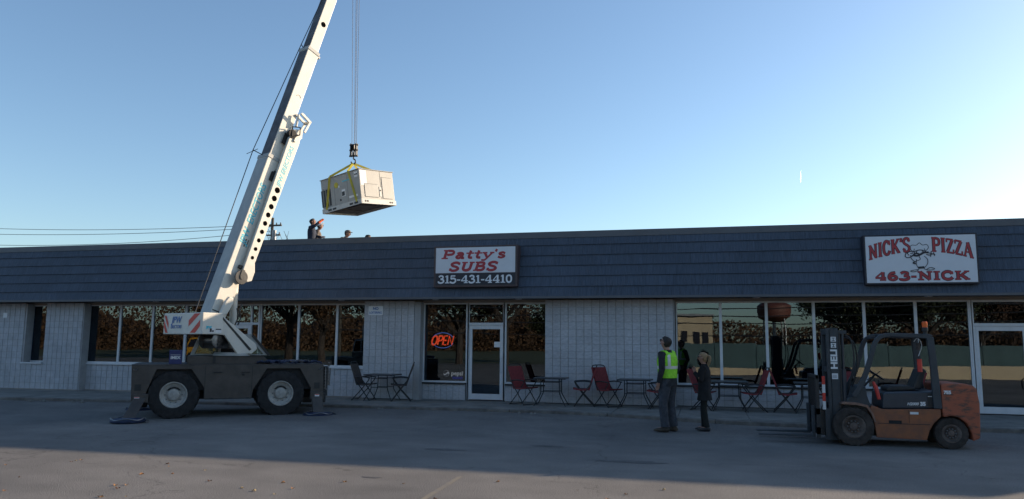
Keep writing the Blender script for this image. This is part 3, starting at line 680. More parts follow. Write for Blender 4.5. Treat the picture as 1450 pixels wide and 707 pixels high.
# seams, panel lines, recesses
m = M(); 
for x in (-.56,.44): m.box((x-.006,-HW-.003,.44),(x+.006,-HW+.01,1.16))
m.box((-.54,-HW-.004,.42),(.43,-HW+.01,.44)); m.build('panel_seam', MT['black'], CR, smooth=False, each=True)
for x in (-1.91,1.90):
    M().box((x-.065,-HW-.006,.63),(x+.065,-HW+.02,.77)).build('reflector_recess', MT['black'], CR, smooth=False)
    M().box((x-.05,-HW-.106,.455),(x+.05,-HW-.10,.505)).build('warning_label', MT['white'], CR, smooth=False, each=True)
    M().box((x-.045,-HW-.108,.487),(x+.045,-HW-.10,.502)).build('warning_strip', MT['red'], CR, smooth=False)
M().lathe([(.028,0),(.028,.012),(.012,.018)], (.25,-HW,.97), (0,-1,0), 12).build('latch', MT['black'], CR)
# wheel arches lining
m = M()
for x in (-1.19,1.1): m.box((x-.62,-HW+.12,1.05),(x+.62,HW-.12,1.08))
m.build('arch_liner', MT['chassis_dark'], CR, smooth=False)
def wheel(name, parent, loc, R, W, rr, side, tyre_m, rim_m, lug=22, hub=.12):
    """side=-1: outer face towards -y"""
    w_ = empty(name, loc); w_.parent = parent
    t = M(); h = W/2; s = side
    pr = [(rr,-h*.8),(rr+.02,-h*.95),(R*.86,-h),(R*.95,-h*.93),(R*.985,-h*.75),(R,-h*.4),(R,h*.4),(R*.985,h*.75),(R*.95,h*.93),(R*.86,h),(rr+.02,h*.95),(rr,h*.8)]
    t.lathe(pr, (0,0,0), (0,1,0), 40, closed=True)
    for q in range(lug):
        a = 2*math.pi*q/lug; ca, sa = math.cos(a), math.sin(a)
        for sg in (-1, 1):
            a2 = a+(math.pi/lug if sg > 0 else 0); d = .55*math.pi/lug
            ps = []
            for (aa, yy, r_) in ((a2-d,sg*h*.08,R+.002),(a2+d,sg*h*.08,R+.002),(a2+d*.9,sg*h*.96,R*.955),(a2-d*.9,sg*h*.96,R*.955)):
                ps.append((r_, aa, yy))
            k = t.pts([((r_+dr)*math.cos(aa), yy, (r_+dr)*math.sin(aa)) for dr in (-.02, R*.028) for r_, aa, yy in ps])
            for f in ((4,5,6,7),(0,1,5,4),(1,2,6,5),(2,3,7,6),(3,0,4,7)): t.face([k+i for i in f])
    t.build('tyre', tyre_m, w_)
    r = M(); y = s*h
    prf = [(rr+.012,-h*.8),(rr+.012,.80*h),(rr-.012,.86*h),(rr-.03,.80*h),(rr-.045,.55*h),(rr*.62,.42*h),(rr*.55,.30*h),(hub*1.35,.34*h),(hub*1.2,.62*h),(hub*.75,.70*h),(.001,.70*h)]
    r.lathe([(a, s*b) for a, b in prf], (0,0,0), (0,1,0), 36)
    r.build('rim', rim_m, w_)
    b = M()
    for q in range(10):
        a = 2*math.pi*q/10; b.lathe([(.014,0),(.014,.025),(.008,.03)], (hub*1.75*math.cos(a), s*h*.36, hub*1.75*math.sin(a)), (0,s,0), 6)
    tag(b.build('lug_nuts', MT['steel'], w_, smooth=False), kind='stuff')
    return w_
for x in (-1.19,1.09):
    for sd_ in (-1, 1): wheel('wheel', CR, (x, sd_*(HW-.165), .53), .53, .33, .285, sd_, MT['rubber'], MT['rim'], 20, .10)
M().tube([(-1.19,-.7,.53),(-1.19,.7,.53)], .09, 12).tube([(1.09,-.7,.53),(1.09,.7,.53)], .09, 12).build('axle', MT['chassis_dark'], CR)
# outriggers: near left slants out, near right drops
def outrigger(x0, x1, y0, y1, zt=.5):
    m = M(); w2 = .12
    k = m.pts([(x0-w2,y0-.06,zt),(x0+w2,y0-.06,zt),(x0+w2,y0+.06,zt),(x0-w2,y0+.06,zt),(x1-w2,y1-.06,.07),(x1+w2,y1-.06,.07),(x1+w2,y1+.06,.07),(x1-w2,y1+.06,.07)])
    for q in ((0,1,2,3),(7,6,5,4),(0,4,5,1),(1,5,6,2),(2,6,7,3),(3,7,4,0)): m.face([k+i for i in q])
    m.box((x0-.15,y0-.08,.38),(x0+.15,y0+.08,.56))
    o = m.build('outrigger', MT['chassis'], CR, smooth=False, bevel=.01)
    M().lathe([(.30,0),(.34,.02),(.35,.05),(.30,.08),(.12,.10)], (x1,y1,.0), (0,0,1), 28).build('float_pad', MT['blue_tarp'], o)
    r = M(); a0 = random.uniform(0,3)
    r.tube([(x1+.33*math.cos(t/5+a0), y1+.33*math.sin(t/5+a0), .085+.02*math.sin(t*.9)) for t in range(0, 26)]+[(x1+.40,y1-.16,.05),(x1+.36,y1-.25,.015)], .014, 6)
    r.build('pad_rope', MT['steel'], o)
outrigger(-1.84,-2.02,-.97,-1.42); outrigger(1.90,1.93,-.97,-1.15); outrigger(-1.84,-1.98,.97,1.5); outrigger(1.90,1.98,.97,1.5)
# grab handles, hinges, tie-down eyes and a side marker on the near side
for x in (-.30,.30): M().tube([(x-.09,-HW-.001,1.02),(x-.09,-HW-.03,1.02),(x+.09,-HW-.03,1.02),(x+.09,-HW-.001,1.02)], .008, 6).build('grab_handle', MT['black'], CR)
for x in (-.40,.0,.36): M().box((x-.035,-HW-.012,.425),(x+.035,-HW+.001,.455)).build('hinge', MT['black'], CR, smooth=False)
for x in (-1.98,1.97): M().tube([(x-.03,-HW-.002,1.10),(x-.03,-HW-.035,1.08),(x+.03,-HW-.035,1.08),(x+.03,-HW-.002,1.10)], .009, 6).build('tie_down_eye', MT['steel'], CR)
# hood / low platform above the deck
m = M(); m.prism([(-.96,1.20),(-.96,1.38),(.68,1.38),(.88,1.21),(.88,1.20)], lambda p, t: (p[0], t, p[1]), -.72, .72); m.build('engine_hood', MT['chassis'], CR, smooth=False, bevel=.015)
M().box((-.42,-.74,1.22),(-.36,-.725,1.385)).box((-.5,-.75,1.372),(.72,-.70,1.384)).build('hood_step', MT['black'], CR, smooth=False)
# operator cab on the far side: frame of posts, panes
cabp = [(-.92,1.39),(-.76,1.80),(.44,1.86),(.82,1.39)]
def ring_frame(poly, y, wdt, th, m):
    wdt *= 1.35
    n = len(poly); c = Vector((sum(p[0] for p in poly)/n, sum(p[1] for p in poly)/n))
    inner = [tuple(Vector(p)+(c-Vector(p))*(wdt/max(.01, (c-Vector(p)).length))*1.4) for p in poly]
    for i in range(n):
        j = (i+1) % n; m.prism([poly[i], poly[j], inner[j], inner[i]], lambda p, t: (p[0], t, p[1]), y, y+th)
m = M(); 
for y in (-.02, .70): ring_frame(cabp, y, .05, .035, m)
m.prism([(-.76,1.80),(.44,1.86),(.44,1.90),(-.76,1.84)], lambda p, t: (p[0], t, p[1]), -.02, .735)
m.box((-.30,-.02,1.39),(-.25,.01,1.82)).box((-.30,.71,1.39),(-.25,.735,1.82))
m.build('cab_frame', MT['cream_grey'], CR, smooth=False, bevel=.008)
m = M(); m.xz([(.42,1.86),(.50,1.86),(.90,1.38),(.82,1.38)], -.04, -.02); m.xz([(.44,1.83),(.48,1.83),(.84,1.41),(.80,1.41)], -.02, .74); m.build('windshield_seal', MT['black'], CR, smooth=False, each=True)
m = M(); m.xz([(-.87,1.42),(-.74,1.76),(-.32,1.79),(-.32,1.42)], .0, .004); m.xz([(-.24,1.42),(-.24,1.80),(.40,1.83),(.74,1.42)], .0, .004); m.xz([(-.87,1.42),(-.74,1.76),(.40,1.83),(.74,1.42)], .72, .724)
m.build('cab_pane', MT['clear'], CR, smooth=False, each=True)
m = M(); m.box((-.45,.2,1.38),(.0,.6,1.48)).box((-.52,.2,1.48),(-.42,.6,1.72)); m.tube([(.35,.35,1.4),(.2,.35,1.56)], .02, 8); m.lathe([(.12,0),(.14,.015),(.12,.03)], (.2,.35,1.56), (-.5,0,.8), 18)
m.build('cab_seat', MT['black'], CR)
# blue crate on deck, straps, chains
BX = empty('blue_crate', (0,0,0)); 
def c2w(x, y, z): return C0+Matrix.Rotation(HD, 3, 'Z') @ Vector((x, y, z))
BX.location = c2w(-1.20,-.72,1.203); BX.rotation_euler = (0,0,HD); tag(BX, 'dark blue carton with white print standing on crane deck', 'box')
M().box((-.13,-.13,0),(.13,.13,.30)).build('carton', MT['box_blue'], BX, smooth=False, bevel=.004); M().box((-.132,-.02,.302),(.132,.02,.306)).build('tape', MT['blue'], BX, smooth=False)
sans('IMEX', .09, 'lettering', MT['white'], BX, facing((0,-.132,.14), (1,0,0), (0,0,1)), .003); M().box((-.10,-.1325,.20),(.10,-.131,.206)).build('print_line', MT['white'], BX, smooth=False)
random.seed(21)
for q, (xa, xb, mm, lab) in enumerate(((.35,1.95,'blue_tarp','heap of dark blue straps along the right crane deck'),(1.0,1.7,'steel','pale rope coil lying on the straps on crane deck'))):
    m = M()
    for t in range(9 if q == 0 else 2):
        a = random.uniform(xa, xb-.5); P = []
        for k in range(9):
            P.append((a+k*.075+random.uniform(-.03,.03), -.78+random.uniform(-.12,.12)+.1*math.sin(k*.8+t), 1.225+q*.03+abs(math.sin(k*.7+t))*(.05 if q == 0 else .035)))
        m.tube(smooth_pts(P, 3), .022 if q == 0 else .012, 6)
    o = m.build('strap_heap' if q == 0 else 'rope_coil', MT[mm]); o.location = C0; o.rotation_euler = (0,0,HD); tag(o, lab, 'strap' if q == 0 else 'rope')
m = M()
for k, (x, y) in enumerate(((2.10,-.86),(2.14,-.74),(2.18,-.82),(2.12,-.6),(2.2,-.66))):
    zt = 1.12; zb = .62+.09*(k % 3)
    m.tube([(x,y,zt),(x+.01,y,zb),(x+.035,y+.02,zb-.03),(x+.05,y+.04,zb+.3)], .014, 6)
    for z in range(7): m.lathe([(.024,0),(.024,.02)], (x,y,zb+.07*z), (0,0,1), 6)
o = m.build('chains', MT['steel']); o.location = C0; o.rotation_euler = (0,0,HD); tag(o, 'bundle of steel lifting chains hanging off the crane nose', 'chain')
m = M(); m.box((2.06,-.85,.45),(2.16,.85,1.14)); m.box((2.05,-.93,.30),(2.12,-.5,.52)); m.build('bumper', MT['black'], CR, smooth=False, bevel=.02)

# superstructure frame
SS = Matrix.Rotation(HS-HD, 4, 'Z')          # in crane-local axes; x forward along boom, y left
def SM(): return M(SS)
m = SM(); m.lathe([(.42,1.30),(.42,1.42),(.38,1.46)], (0,0,0), (0,0,1), 32); m.build('turntable', MT['cream_grey'], CR)
# counterweight
m = SM(); m.xy([(-1.3,-.80),(-1.3,.80),(-.80,.80),(-.80,-.80)], 1.87, 2.35)
cw = m.build('counterweight', MT['cream'], CR, smooth=False, bevel=.015)
def rear(q):   # x to the right as seen from behind -> local y decreasing
    yy = -q[0]; xx = -1.304-q[2]; return tuple(SS @ Vector((xx, yy, q[1])))
m = SM()
def chev(pts):
    # finely cut along x so that it lies on the curved rear face
    m.poly([rear((a, b, 0)) for a, b in pts])
m2 = M()
def strip(x0, x1, xa0, xa1, z0, z1, n=6):
    for k in range(n):
        t0, t1 = k/n, (k+1)/n; za, zb = z0+(z1-z0)*t0, z0+(z1-z0)*t1
        a0, a1 = x0+(xa0-x0)*t0, x0+(xa0-x0)*t1; b0, b1 = x1+(xa1-x1)*t0, x1+(xa1-x1)*t1
        for (u0, u1, v0, v1) in ((a0, (a0+b0)/2, a1, (a1+b1)/2), ((a0+b0)/2, b0, (a1+b1)/2, b1)):
            m2.poly([rear((u0, za, .0)), rear((u1, za, .0)), rear((v1, zb, .0)), rear((v0, zb, .0))])
for PP in ([(-.78,2.30),(-.69,2.30),(-.585,2.12),(-.585,1.99)],[(-.78,2.19),(-.78,2.04),(-.70,1.90),(-.60,1.90)],[(.25,2.04),(.25,2.18),(.48,2.33),(.70,2.33)],[(.32,1.90),(.53,1.90),(.71,2.05),(.71,2.19)]): m2.poly([rear((a, b, 0)) for a, b in PP])
m2.build('hazard_stripe', MT['red'], CR, smooth=False, each=True)
Rm = SS @ facing((-1.306, .26, 2.19), (0,-1,0), (0,0,1)); sans('JPW', .21, 'lettering', MT['blue'], CR, Rm, .004, .25, wx=1.0)
Rm = SS @ facing((-1.306, .26, 2.035), (0,-1,0), (0,0,1)); sans('ERECTORS', .105, 'lettering', MT['blue'], CR, Rm, .0015, .2, wx=.88)
Rm = SS @ facing((-1.14,-.805,2.02), (1,0,0), (0,0,1)); sans('JPW', .07, 'lettering', MT['cyan'], CR, Rm, .006)
m = SM(); m.box((-1.14,-.806,1.90),(-1.0,-.801,2.02)).box((-.98,-.806,1.90),(-.83,-.801,2.0)); m.build('warning_label', MT['white'], CR, smooth=False, each=True)
m = SM(); m.box((-1.12,-.809,1.92),(-1.07,-.8055,2.0)).box((-1.06,-.809,1.92),(-1.02,-.8055,1.96)).box((-.97,-.809,1.97),(-.84,-.8055,1.995)); m.build('label_print', MT['sign_dark'], CR, smooth=False, each=True)
# mast side plates (arm from the turntable back up to the boom pivot)
plate = [(-.82,2.33),(-.62,2.36),(-.40,2.20),(.38,1.66),(.42,1.54),(.28,1.43),(-.12,1.43),(-.48,1.86),(-.82,1.88)]
for y in (-.40, .34):
    m = SM(); m.prism(plate, lambda p, t: (p[0], t, p[1]), y, y+.06); m.build('mast_plate', MT['cream'], CR, smooth=False, bevel=.012)
m = SM(); m.prism([(-.60,2.27),(-.54,2.27),(.26,1.53),(.20,1.50)], lambda p, t: (p[0], t, p[1]), -.406, -.399); m.build('plate_slot', MT['black'], CR, smooth=False)
m = SM(); m.box((-.7,-.34,1.9),(-.5,.34,2.3)).box((-.60,-.3,1.55),(-.3,.3,1.9)).box((-.2,-.33,1.43),(.25,.33,1.55)); m.build('mast_core', MT['chassis_dark'], CR, smooth=False)
m = SM(); m.lathe([(.17,-.3),(.2,-.29),(.2,-.26),(.11,-.25),(.11,.25),(.2,.26),(.2,.29),(.17,.3)], (-.52,0,1.74), (0,1,0), 24); m.build('winch_drum', MT['steel'], CR)
# boom
ub = lambda E: (Vector((math.cos(E),0,math.sin(E))), Vector((-math.sin(E),0,math.cos(E))))
EB = rad(71.4); e1, tp = ub(EB); P0 = Vector((-.52,0,2.34)); rt = Vector((0,-1,0))
BM = Matrix.Identity(4)
for i in range(3): BM[i][0], BM[i][1], BM[i][2], BM[i][3] = e1[i], rt[i], tp[i], P0[i]
BB = SS @ BM        # boom-local: x along boom, y to the boom's right, z to its top (back) face
def BMm(): return M(BB)
def box_sec(m, s0, s1, w0, zt, zb, zb1=None):
    zb1 = zb if zb1 is None else zb1
    m.prism([(s0, zt), (s1, zt), (s1, zb1), (s0, zb)], lambda p, t: (p[0], t, p[1]), -w0, w0)
m = BMm(); m.prism([(-.35,.23),(4.25,.23),(4.25,-.20),(1.2,-.20),(.5,-.22),(-.2,-.16),(-.35,-.05)], lambda p, t: (p[0], t, p[1]), -.22, .22); m.build('boom_section', MT['cream'], CR, smooth=False, bevel=.018)
m = BMm(); box_sec(m, 4.2, 7.66, .19, .20, -.165); m.build('boom_section', MT['cream'], CR, smooth=False, bevel=.015)
m = BMm(); box_sec(m, 7.6, 11.1, .155, .165, -.14); m.build('boom_section', MT['cream'], CR, smooth=False, bevel=.012)
m = BMm()
for s0, w_, zt, zb in ((4.2,.235,.245,-.215),(7.6,.205,.215,-.18)):
    m.box((s0-.03,-w_,zb),(s0+.07,w_,zt)); m.box((s0-.02,-.12,zb-.09),(s0+.05,.12,zb))
m.build('boom_collar', MT['cream_grey'], CR, smooth=False, bevel=.008, each=True)
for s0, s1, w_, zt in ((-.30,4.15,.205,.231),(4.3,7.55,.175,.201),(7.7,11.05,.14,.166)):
    M(BB).box((s0,-w_,zt-.002),(s1,w_,zt+.004)).build('boom_shade_plate', MT['boom_shade'] if s0 > 1 else MT['cream_grey'], CR, smooth=False)  # thin added plates; their grey paints in the shade on the boom's back
m = BMm(); m.box((.03,-.221,.0),(.055,.224,.22)).box((1.75,.2205,.0),(1.95,.224,.03)).box((1.75,.2205,-.06),(1.95,.224,-.04)); m.build('boom_seam', MT['chassis_dark'], CR, smooth=False, each=True)
m = BMm(); m.lathe([(.04,0),(.04,.01)], (.18,.222,-.03), (0,1,0), 16); m.lathe([(.075,0),(.075,.006)], (8.55,.1565,.0), (0,1,0), 20)
m.lathe([(.045,0),(.045,.006)], (10.4,.1565,.0), (0,1,0), 16); m.build('pin_hole', MT['hole'], CR, each=True)
m = BMm(); m.tube([(6.15,.193,.05),(6.2,.193,.0),(6.2,.193,-.05),(6.15,.193,-.09)], .008, 6); m.build('weld_mark', MT['steel'], CR)
# boom head above the picture, sheaves
m = BMm(); m.prism([(11.1,.17),(11.55,.12),(11.75,-.1),(11.6,-.35),(11.2,-.32),(11.1,-.14)], lambda p, t: (p[0], t, p[1]), -.16, -.10); m.prism([(11.1,.17),(11.55,.12),(11.75,-.1),(11.6,-.35),(11.2,-.32),(11.1,-.14)], lambda p, t: (p[0], t, p[1]), .10, .16); m.build('boom_head', MT['cream'], CR, smooth=False, bevel=.01)
m = BMm()
for y in (-.06,0,.06): m.lathe([(.15,-.02),(.17,-.015),(.15,0),(.17,.015),(.15,.02)], (11.5,y,-.12), (0,1,0), 24)
m.build('head_sheave', MT['steel'], CR, each=True)
# lettering on boom side
def boomtext(s, z, txt, size, y=.2235, bold=.012, wx=1.0):
    Rm = BB @ facing((s, y, z), (1,0,0), (0,0,1))
    sans(txt, size, 'lettering', MT['cyan'], CR, Rm, bold, .15, wx=wx)
boomtext(2.62,.07,'JPW  ERECTORS', .25, bold=.005, wx=.92)
# stowed jib along the right / under side
jm_ = BMm(); JP = [(1.02,-.16),(1.2,-.10),(5.02,-.07),(5.10,-.12),(5.10,-.36),(4.9,-.40),(1.45,-.34),(1.25,-.42),(1.02,-.42),(.95,-.32)]
jm_.prism(JP, lambda p, t: (p[0], t, p[1]), .27, .36); jm_.build('stowed_jib', MT['cream'], CR, smooth=False, bevel=.012)
m = BMm()
for k in range(9): m.lathe([(.045+.004*k,0),(.045+.004*k,.004)], (1.55+k*.235,.3605,-.225-k*.003), (0,1,0), 14)
m.build('jib_hole', MT['hole'], CR, each=True)
boomtext(4.12,-.24,'JPW ERECTORS', .17, y=.3625, bold=.003)
m = BMm(); m.lathe([(.03,0),(.12,.01),(.165,.0),(.175,.02),(.165,.045),(.06,.05)], (.98,.365,-.10), (0,1,0), 28); m.build('jib_sheave', MT['rtu_under'], CR)
m = BMm(); m.lathe([(.05,0),(.05,.07)], (.98,.365,-.10), (0,1,0), 14); m.box((.96,.415,-.12),(1.16,.43,-.04)); m.box((1.2,.20,-.2),(1.28,.30,-.02)); m.build('sheave_pin', MT['black'], CR)
# jib brackets near its top
m = BMm(); m.box((4.85,-.24,-.26),(4.95,.40,-.20)); m.prism([(4.95,-.14),(5.2,-.16),(5.34,-.40),(5.1,-.46),(4.95,-.38)], lambda p, t: (p[0], t, p[1]), .24, .30)
for y in (.20,.40): m.prism([(5.62,-.10),(5.68,-.14),(5.60,-.48),(5.54,-.46)], lambda p, t: (p[0], t, p[1]), y, y+.04); m.prism([(5.60,-.48),(5.56,-.42),(5.22,-.36),(5.22,-.42)], lambda p, t: (p[0], t, p[1]), y, y+.04)
m.tube([(5.30,.3,-.18),(5.64,.3,-.13)], .03, 8); m.box((5.54,.24,-.48),(5.60,.40,-.42))
m.build('jib_bracket', MT['cream'], CR, smooth=False, bevel=.006)
m = BMm(); m.lathe([(.12,-.05),(.12,.05)], (5.02,.32,-.12), (0,1,0), 18); m.box((4.7,.22,-.16),(5.0,.26,.02)); m.tube([(4.9,.38,-.1),(5.1,.4,-.3),(5.3,.38,-.25),(5.2,.36,-.05),(4.95,.38,-.1)], .018, 6); m.tube([(3.7,.23,-.05),(3.9,.25,-.1)], .05, 8)
m.box((3.62,.225,-.17),(3.86,.27,.0)); m.build('jib_hinge', MT['chassis_dark'], CR)
# lift cylinder
m = SM(); m.tube([(-.02,-.0,1.55),tuple(P0+e1*1.0-tp*.20)], .085, 14); m.build('lift_cylinder', MT['cream'], CR)
m = SM(); m.prism([(-.64,2.30),(-.44,2.34),(-.28,2.62),(-.30,2.74),(-.40,2.76),(-.48,2.66)], lambda p, t: (p[0], t, p[1]), -.40, -.30); m.build('pivot_ear', MT['cream'], CR, smooth=False, bevel=.02)
m = SM(); m.tube([(-.12,-.36,2.1),(-.05,-.36,2.25),(-.1,-.36,2.45),(-.02,-.33,2.6)], .018, 6).tube([(-.18,-.34,2.1),(-.1,-.34,2.3),(-.15,-.34,2.5)], .018, 6); m.build('hydraulic_hose', MT['black'], CR, each=True)
# hoist rope from the winch up the back of the boom, guides
m = M(); A = SS @ Vector((-1.18,-.25,2.30)); Bp = BB @ Vector((11.5,0,.06))
gA = BB @ Vector((4.25,-.1,.50)); 
m.tube([A, gA, BB @ Vector((7.7,-.05,.30)), Bp], .011, 6)
m.tube([BB @ Vector((4.25,-.05,.24)), BB @ Vector((4.25,-.1,.50))], .012, 6); m.tube([BB @ Vector((7.65,-.05,.2)), BB @ Vector((7.7,-.05,.30))], .012, 6)
m.tube([BB @ Vector((4.12,-.22,.56)), BB @ Vector((4.3,.0,.44))], .008, 6)
m.build('hoist_rope', MT['rope'], CR)
# load ropes
TIP = CR.matrix_basis @ (BB @ Vector((11.5,0,-.30)))
HK = Vector((-9.57,-1.23,7.33))
m = M()
inv = (Matrix.Translation(C0) @ Matrix.Rotation(HD, 4, 'Z')).inverted()
for dx, dy in ((-.07,-.02),(.05,-.02),(-.02,.06),(.07,.05)):
    m.tube([inv @ (TIP+Vector((dx*1.3,dy*1.3,0))), inv @ (HK+Vector((dx*.8,dy*.8,-.02)))], .0065, 5)
m.build('load_rope', MT['rope'], CR)
HB = empty('hook_block', HK); tag(HB, 'black hook block hanging on wire ropes above the unit', 'hook')
m = M(); m.box((-.10,-.05,-.36),(-.07,.05,.02)); m.box((.07,-.05,-.36),(.10,.05,.02)); m.box((-.02,-.05,-.34),(.02,.05,0)); 
for z in (-.02,-.17,-.34): m.tube([(-.13,0,z),(.13,0,z)], .028, 8)
m.build('cheek_plate', MT['black'], HB, smooth=False, bevel=.006)
m = M(); m.lathe([(.09,-.02),(.11,-.015),(.09,0),(.11,.015),(.09,.02)], (-.04,0,-.1), (1,0,0), 20); m.lathe([(.09,-.02),(.11,-.015),(.09,0),(.11,.015),(.09,.02)], (.045,0,-.1), (1,0,0), 20); m.build('sheave', MT['black'], HB)
M().box((-.03,-.055,-.25),(.03,-.051,-.2)).build('plate_label', MT['white'], HB, smooth=False)
m = M(); m.tube(smooth_pts([(0,0,-.36),(0,0,-.42),(.05,0,-.46),(.06,0,-.53),(0,0,-.585),(-.06,0,-.54),(-.065,0,-.50)], 4), .02, 8); m.build('hook', MT['black'], HB)

# rooftop unit
L_, Wd, Ht = 1.64, 1.26, .86
UC = Vector((-9.54,-.95,6.01))       # centre
zl = math.atan2(.43,-.90)             # heading of the long side
RT = empty('rooftop_unit', UC)
view = Vector((-.43,.9,0)); 
R0 = Matrix.Rotation(zl, 4, 'Z'); RR = Matrix.Rotation(-rad(7.5), 4, view.normalized()) @ Matrix.Rotation(rad(2), 4, 'Z')
RT.rotation_euler = (RR @ R0).to_euler(); tag(RT, 'beige rooftop air conditioning unit swinging from yellow slings under crane hook', 'hvac unit')
# local: x along the long side going away to the left, y: near long face at +y or -y (computed), short near face at x=-L/2
NYS = 1 if (R0 @ Vector((0,1,0))).dot(view) < 0 else -1
hx, hy, hz = L_/2, Wd/2, Ht/2
def Y(v): return v*NYS
m = M(); m.box((-hx,-hy,-hz+.02),(hx,hy,hz)); m.build('casing', MT['rtu'], RT, smooth=False, bevel=.012)
m = M(); m.box((-hx-.02,-hy-.02,hz),(hx+.02,hy+.02,hz+.02)); m.build('top_panel', MT['rtu'], RT, smooth=False, bevel=.006)
m = M(); b0, b1 = -hz-.10, -hz+.03
m.box((-hx-.015,Y(hy),b0),(hx+.015,Y(hy+.02),b1)); m.box((-hx-.015,Y(-hy),b0),(hx+.015,Y(-hy-.02),b1)); m.box((-hx-.02,-hy+.001,b0),(-hx,hy-.001,b1)); m.box((hx,-hy+.001,b0),(hx+.02,hy-.001,b1))
m.build('base_rail', MT['rtu_base'], RT, smooth=False)
m = M()
for x in (-.62,-.42,.30,.50): m.box((x-.075,Y(hy+.021),b0+.03),(x+.075,Y(hy+.024),b0+.085))
for y in (-.5,-.42,.42,.5): m.lathe([(.028,0),(.028,.006)], (-hx-.0205,y,-hz-.03), (-1,0,0), 10)
m.build('fork_slot', MT['rtu_dark'], RT, smooth=False, each=True)
M().box((-hx+.01,-hy+.01,-hz-.03),(hx-.01,hy-.01,-hz+.02)).box((-.4,-.3,-hz-.05),(.1,.3,-hz-.03)).box((.35,-.4,-hz-.05),(.8,.4,-hz-.03)).build('underside', MT['rtu_under'], RT, smooth=False)
# long face details (towards lower left of picture)
m = M()
for x in (.46,.575,.69,.80): m.box((x-.035,Y(hy+.001),-hz+.08),(x+.035,Y(hy+.006),-hz+.56))
m.build('coil_opening', MT['rtu_dark'], RT, smooth=False, each=True)
m = M(); 
for x in (.515,.63,.745): m.box((x-.008,Y(hy),-hz+.06),(x+.008,Y(hy+.012),-hz+.6))
for x in (-.30,.26): m.box((x-.005,Y(hy),-hz+.04),(x+.005,Y(hy+.005),hz-.01))
m.build('panel_rib', MT['rtu'], RT, smooth=False, each=True)
m = M(); m.lathe([(.085,0),(.085,.004)], (.16,Y(hy),hz-.26), (0,NYS,0), 20); m.build('round_sticker', MT['yellow'], RT, smooth=False)
m = M(); m.box((-.62,Y(hy),hz-.2),(-.75,Y(hy+.004),hz-.05)); m.box((-.05,Y(hy),.0),(-.2,Y(hy+.004),-.2)); m.box((.02,Y(hy),.08),(.08,Y(hy+.004),.14)); m.box((-.34,Y(hy),-.3),(-.7,Y(hy+.004),-.24)); m.build('data_label', MT['white'], RT, smooth=False, each=True)
m = M(); m.box((-.63,Y(hy+.004),hz-.14),(-.68,Y(hy+.006),hz-.1)); m.box((-.69,Y(hy+.004),hz-.14),(-.74,Y(hy+.006),hz-.1)); m.box((-.06,Y(hy),-.06),(-.17,Y(hy+.008),-.18)); m.box((.0,Y(hy),-.25),(.05,Y(hy+.008),-.3)); m.build('label_print', MT['rtu_dark'], RT, smooth=False, each=True)
m = M(); m.box((-.10,Y(hy),hz-.22),(-.50,Y(hy+.004),hz-.19)); m.build('brand_strip', MT['cyan'], RT, smooth=False)
# short face details: x=-hx face, y across.  'fr' = fraction from the near corner
def sy_(f): return Y(hy-f*Wd)
def panel(f0, f1, z0, z1, name, mm, t=.012): 
    return M().box((-hx-t, sy_(f0), z0), (-hx, sy_(f1), z1)).build(name, mm, RT, smooth=False, bevel=.004 if t > .008 else 0)
panel(.02,.20,hz-.44,hz-.02,'paper_sheet',MT['white'],.004)
panel(.12,.50,-hz+.10,-hz+.46,'access_panel',MT['rtu']); panel(.64,.92,-hz+.08,hz-.18,'access_panel',MT['rtu']); panel(.545,.60,-hz+.12,-hz+.40,'latch_plate',MT['rtu_base'],.01)
m = M(); m.box((-hx-.004,sy_(.60),-hz+.06),(-hx,sy_(.605),hz-.02)); m.box((-hx-.016,sy_(.56),-hz+.28),(-hx-.01,sy_(.59),-hz+.32)); m.box((-hx-.004,sy_(.115),-hz+.09),(-hx,sy_(.505),-hz+.47)); m.box((-hx-.004,sy_(.635),-hz+.07),(-hx,sy_(.925),hz-.17)); m.build('panel_gap', MT['rtu_under'], RT, smooth=False)
# slings from hook to base corners
def wl(v): return UC + (RR @ R0) @ Vector(v)
HKB = HK+Vector((0,0,-.56))
def band(m, P, wid):
    for a, b in zip(P[:-1], P[1:]):
        a = Vector(a); b = Vector(b); d = (b-a).normalized(); s_ = d.cross(Vector((.43,-.9,0)))
        s_ = s_.normalized()*wid/2; n_ = d.cross(s_).normalized()*.006
        k = m.pts([a-s_-n_,a+s_-n_,b+s_-n_,b-s_-n_,a-s_+n_,a+s_+n_,b+s_+n_,b-s_+n_])
        for q in ((0,1,2,3),(7,6,5,4),(0,4,5,1),(1,5,6,2),(2,6,7,3),(3,7,4,0)): m.face([k+i for i in q])
for name, cx, lab in (('l', .62, 'yellow lifting sling down the left half of the unit'), ('r', -.66, 'yellow lifting sling down the near corner of the unit')):
    m = M(); xs_ = cx*.62
    band(m, [HKB, wl((xs_, Y(hy+.02), hz+.03)), wl((cx, Y(hy+.03), -hz-.02))], .06)
    band(m, [HKB+Vector((.01,.01,0)), wl((xs_, Y(-hy-.02), hz+.03)), wl((cx, Y(-hy-.03), -hz-.02))], .06)
    tag(m.build('lifting_sling', MT['yellow'], smooth=False), lab, 'sling')

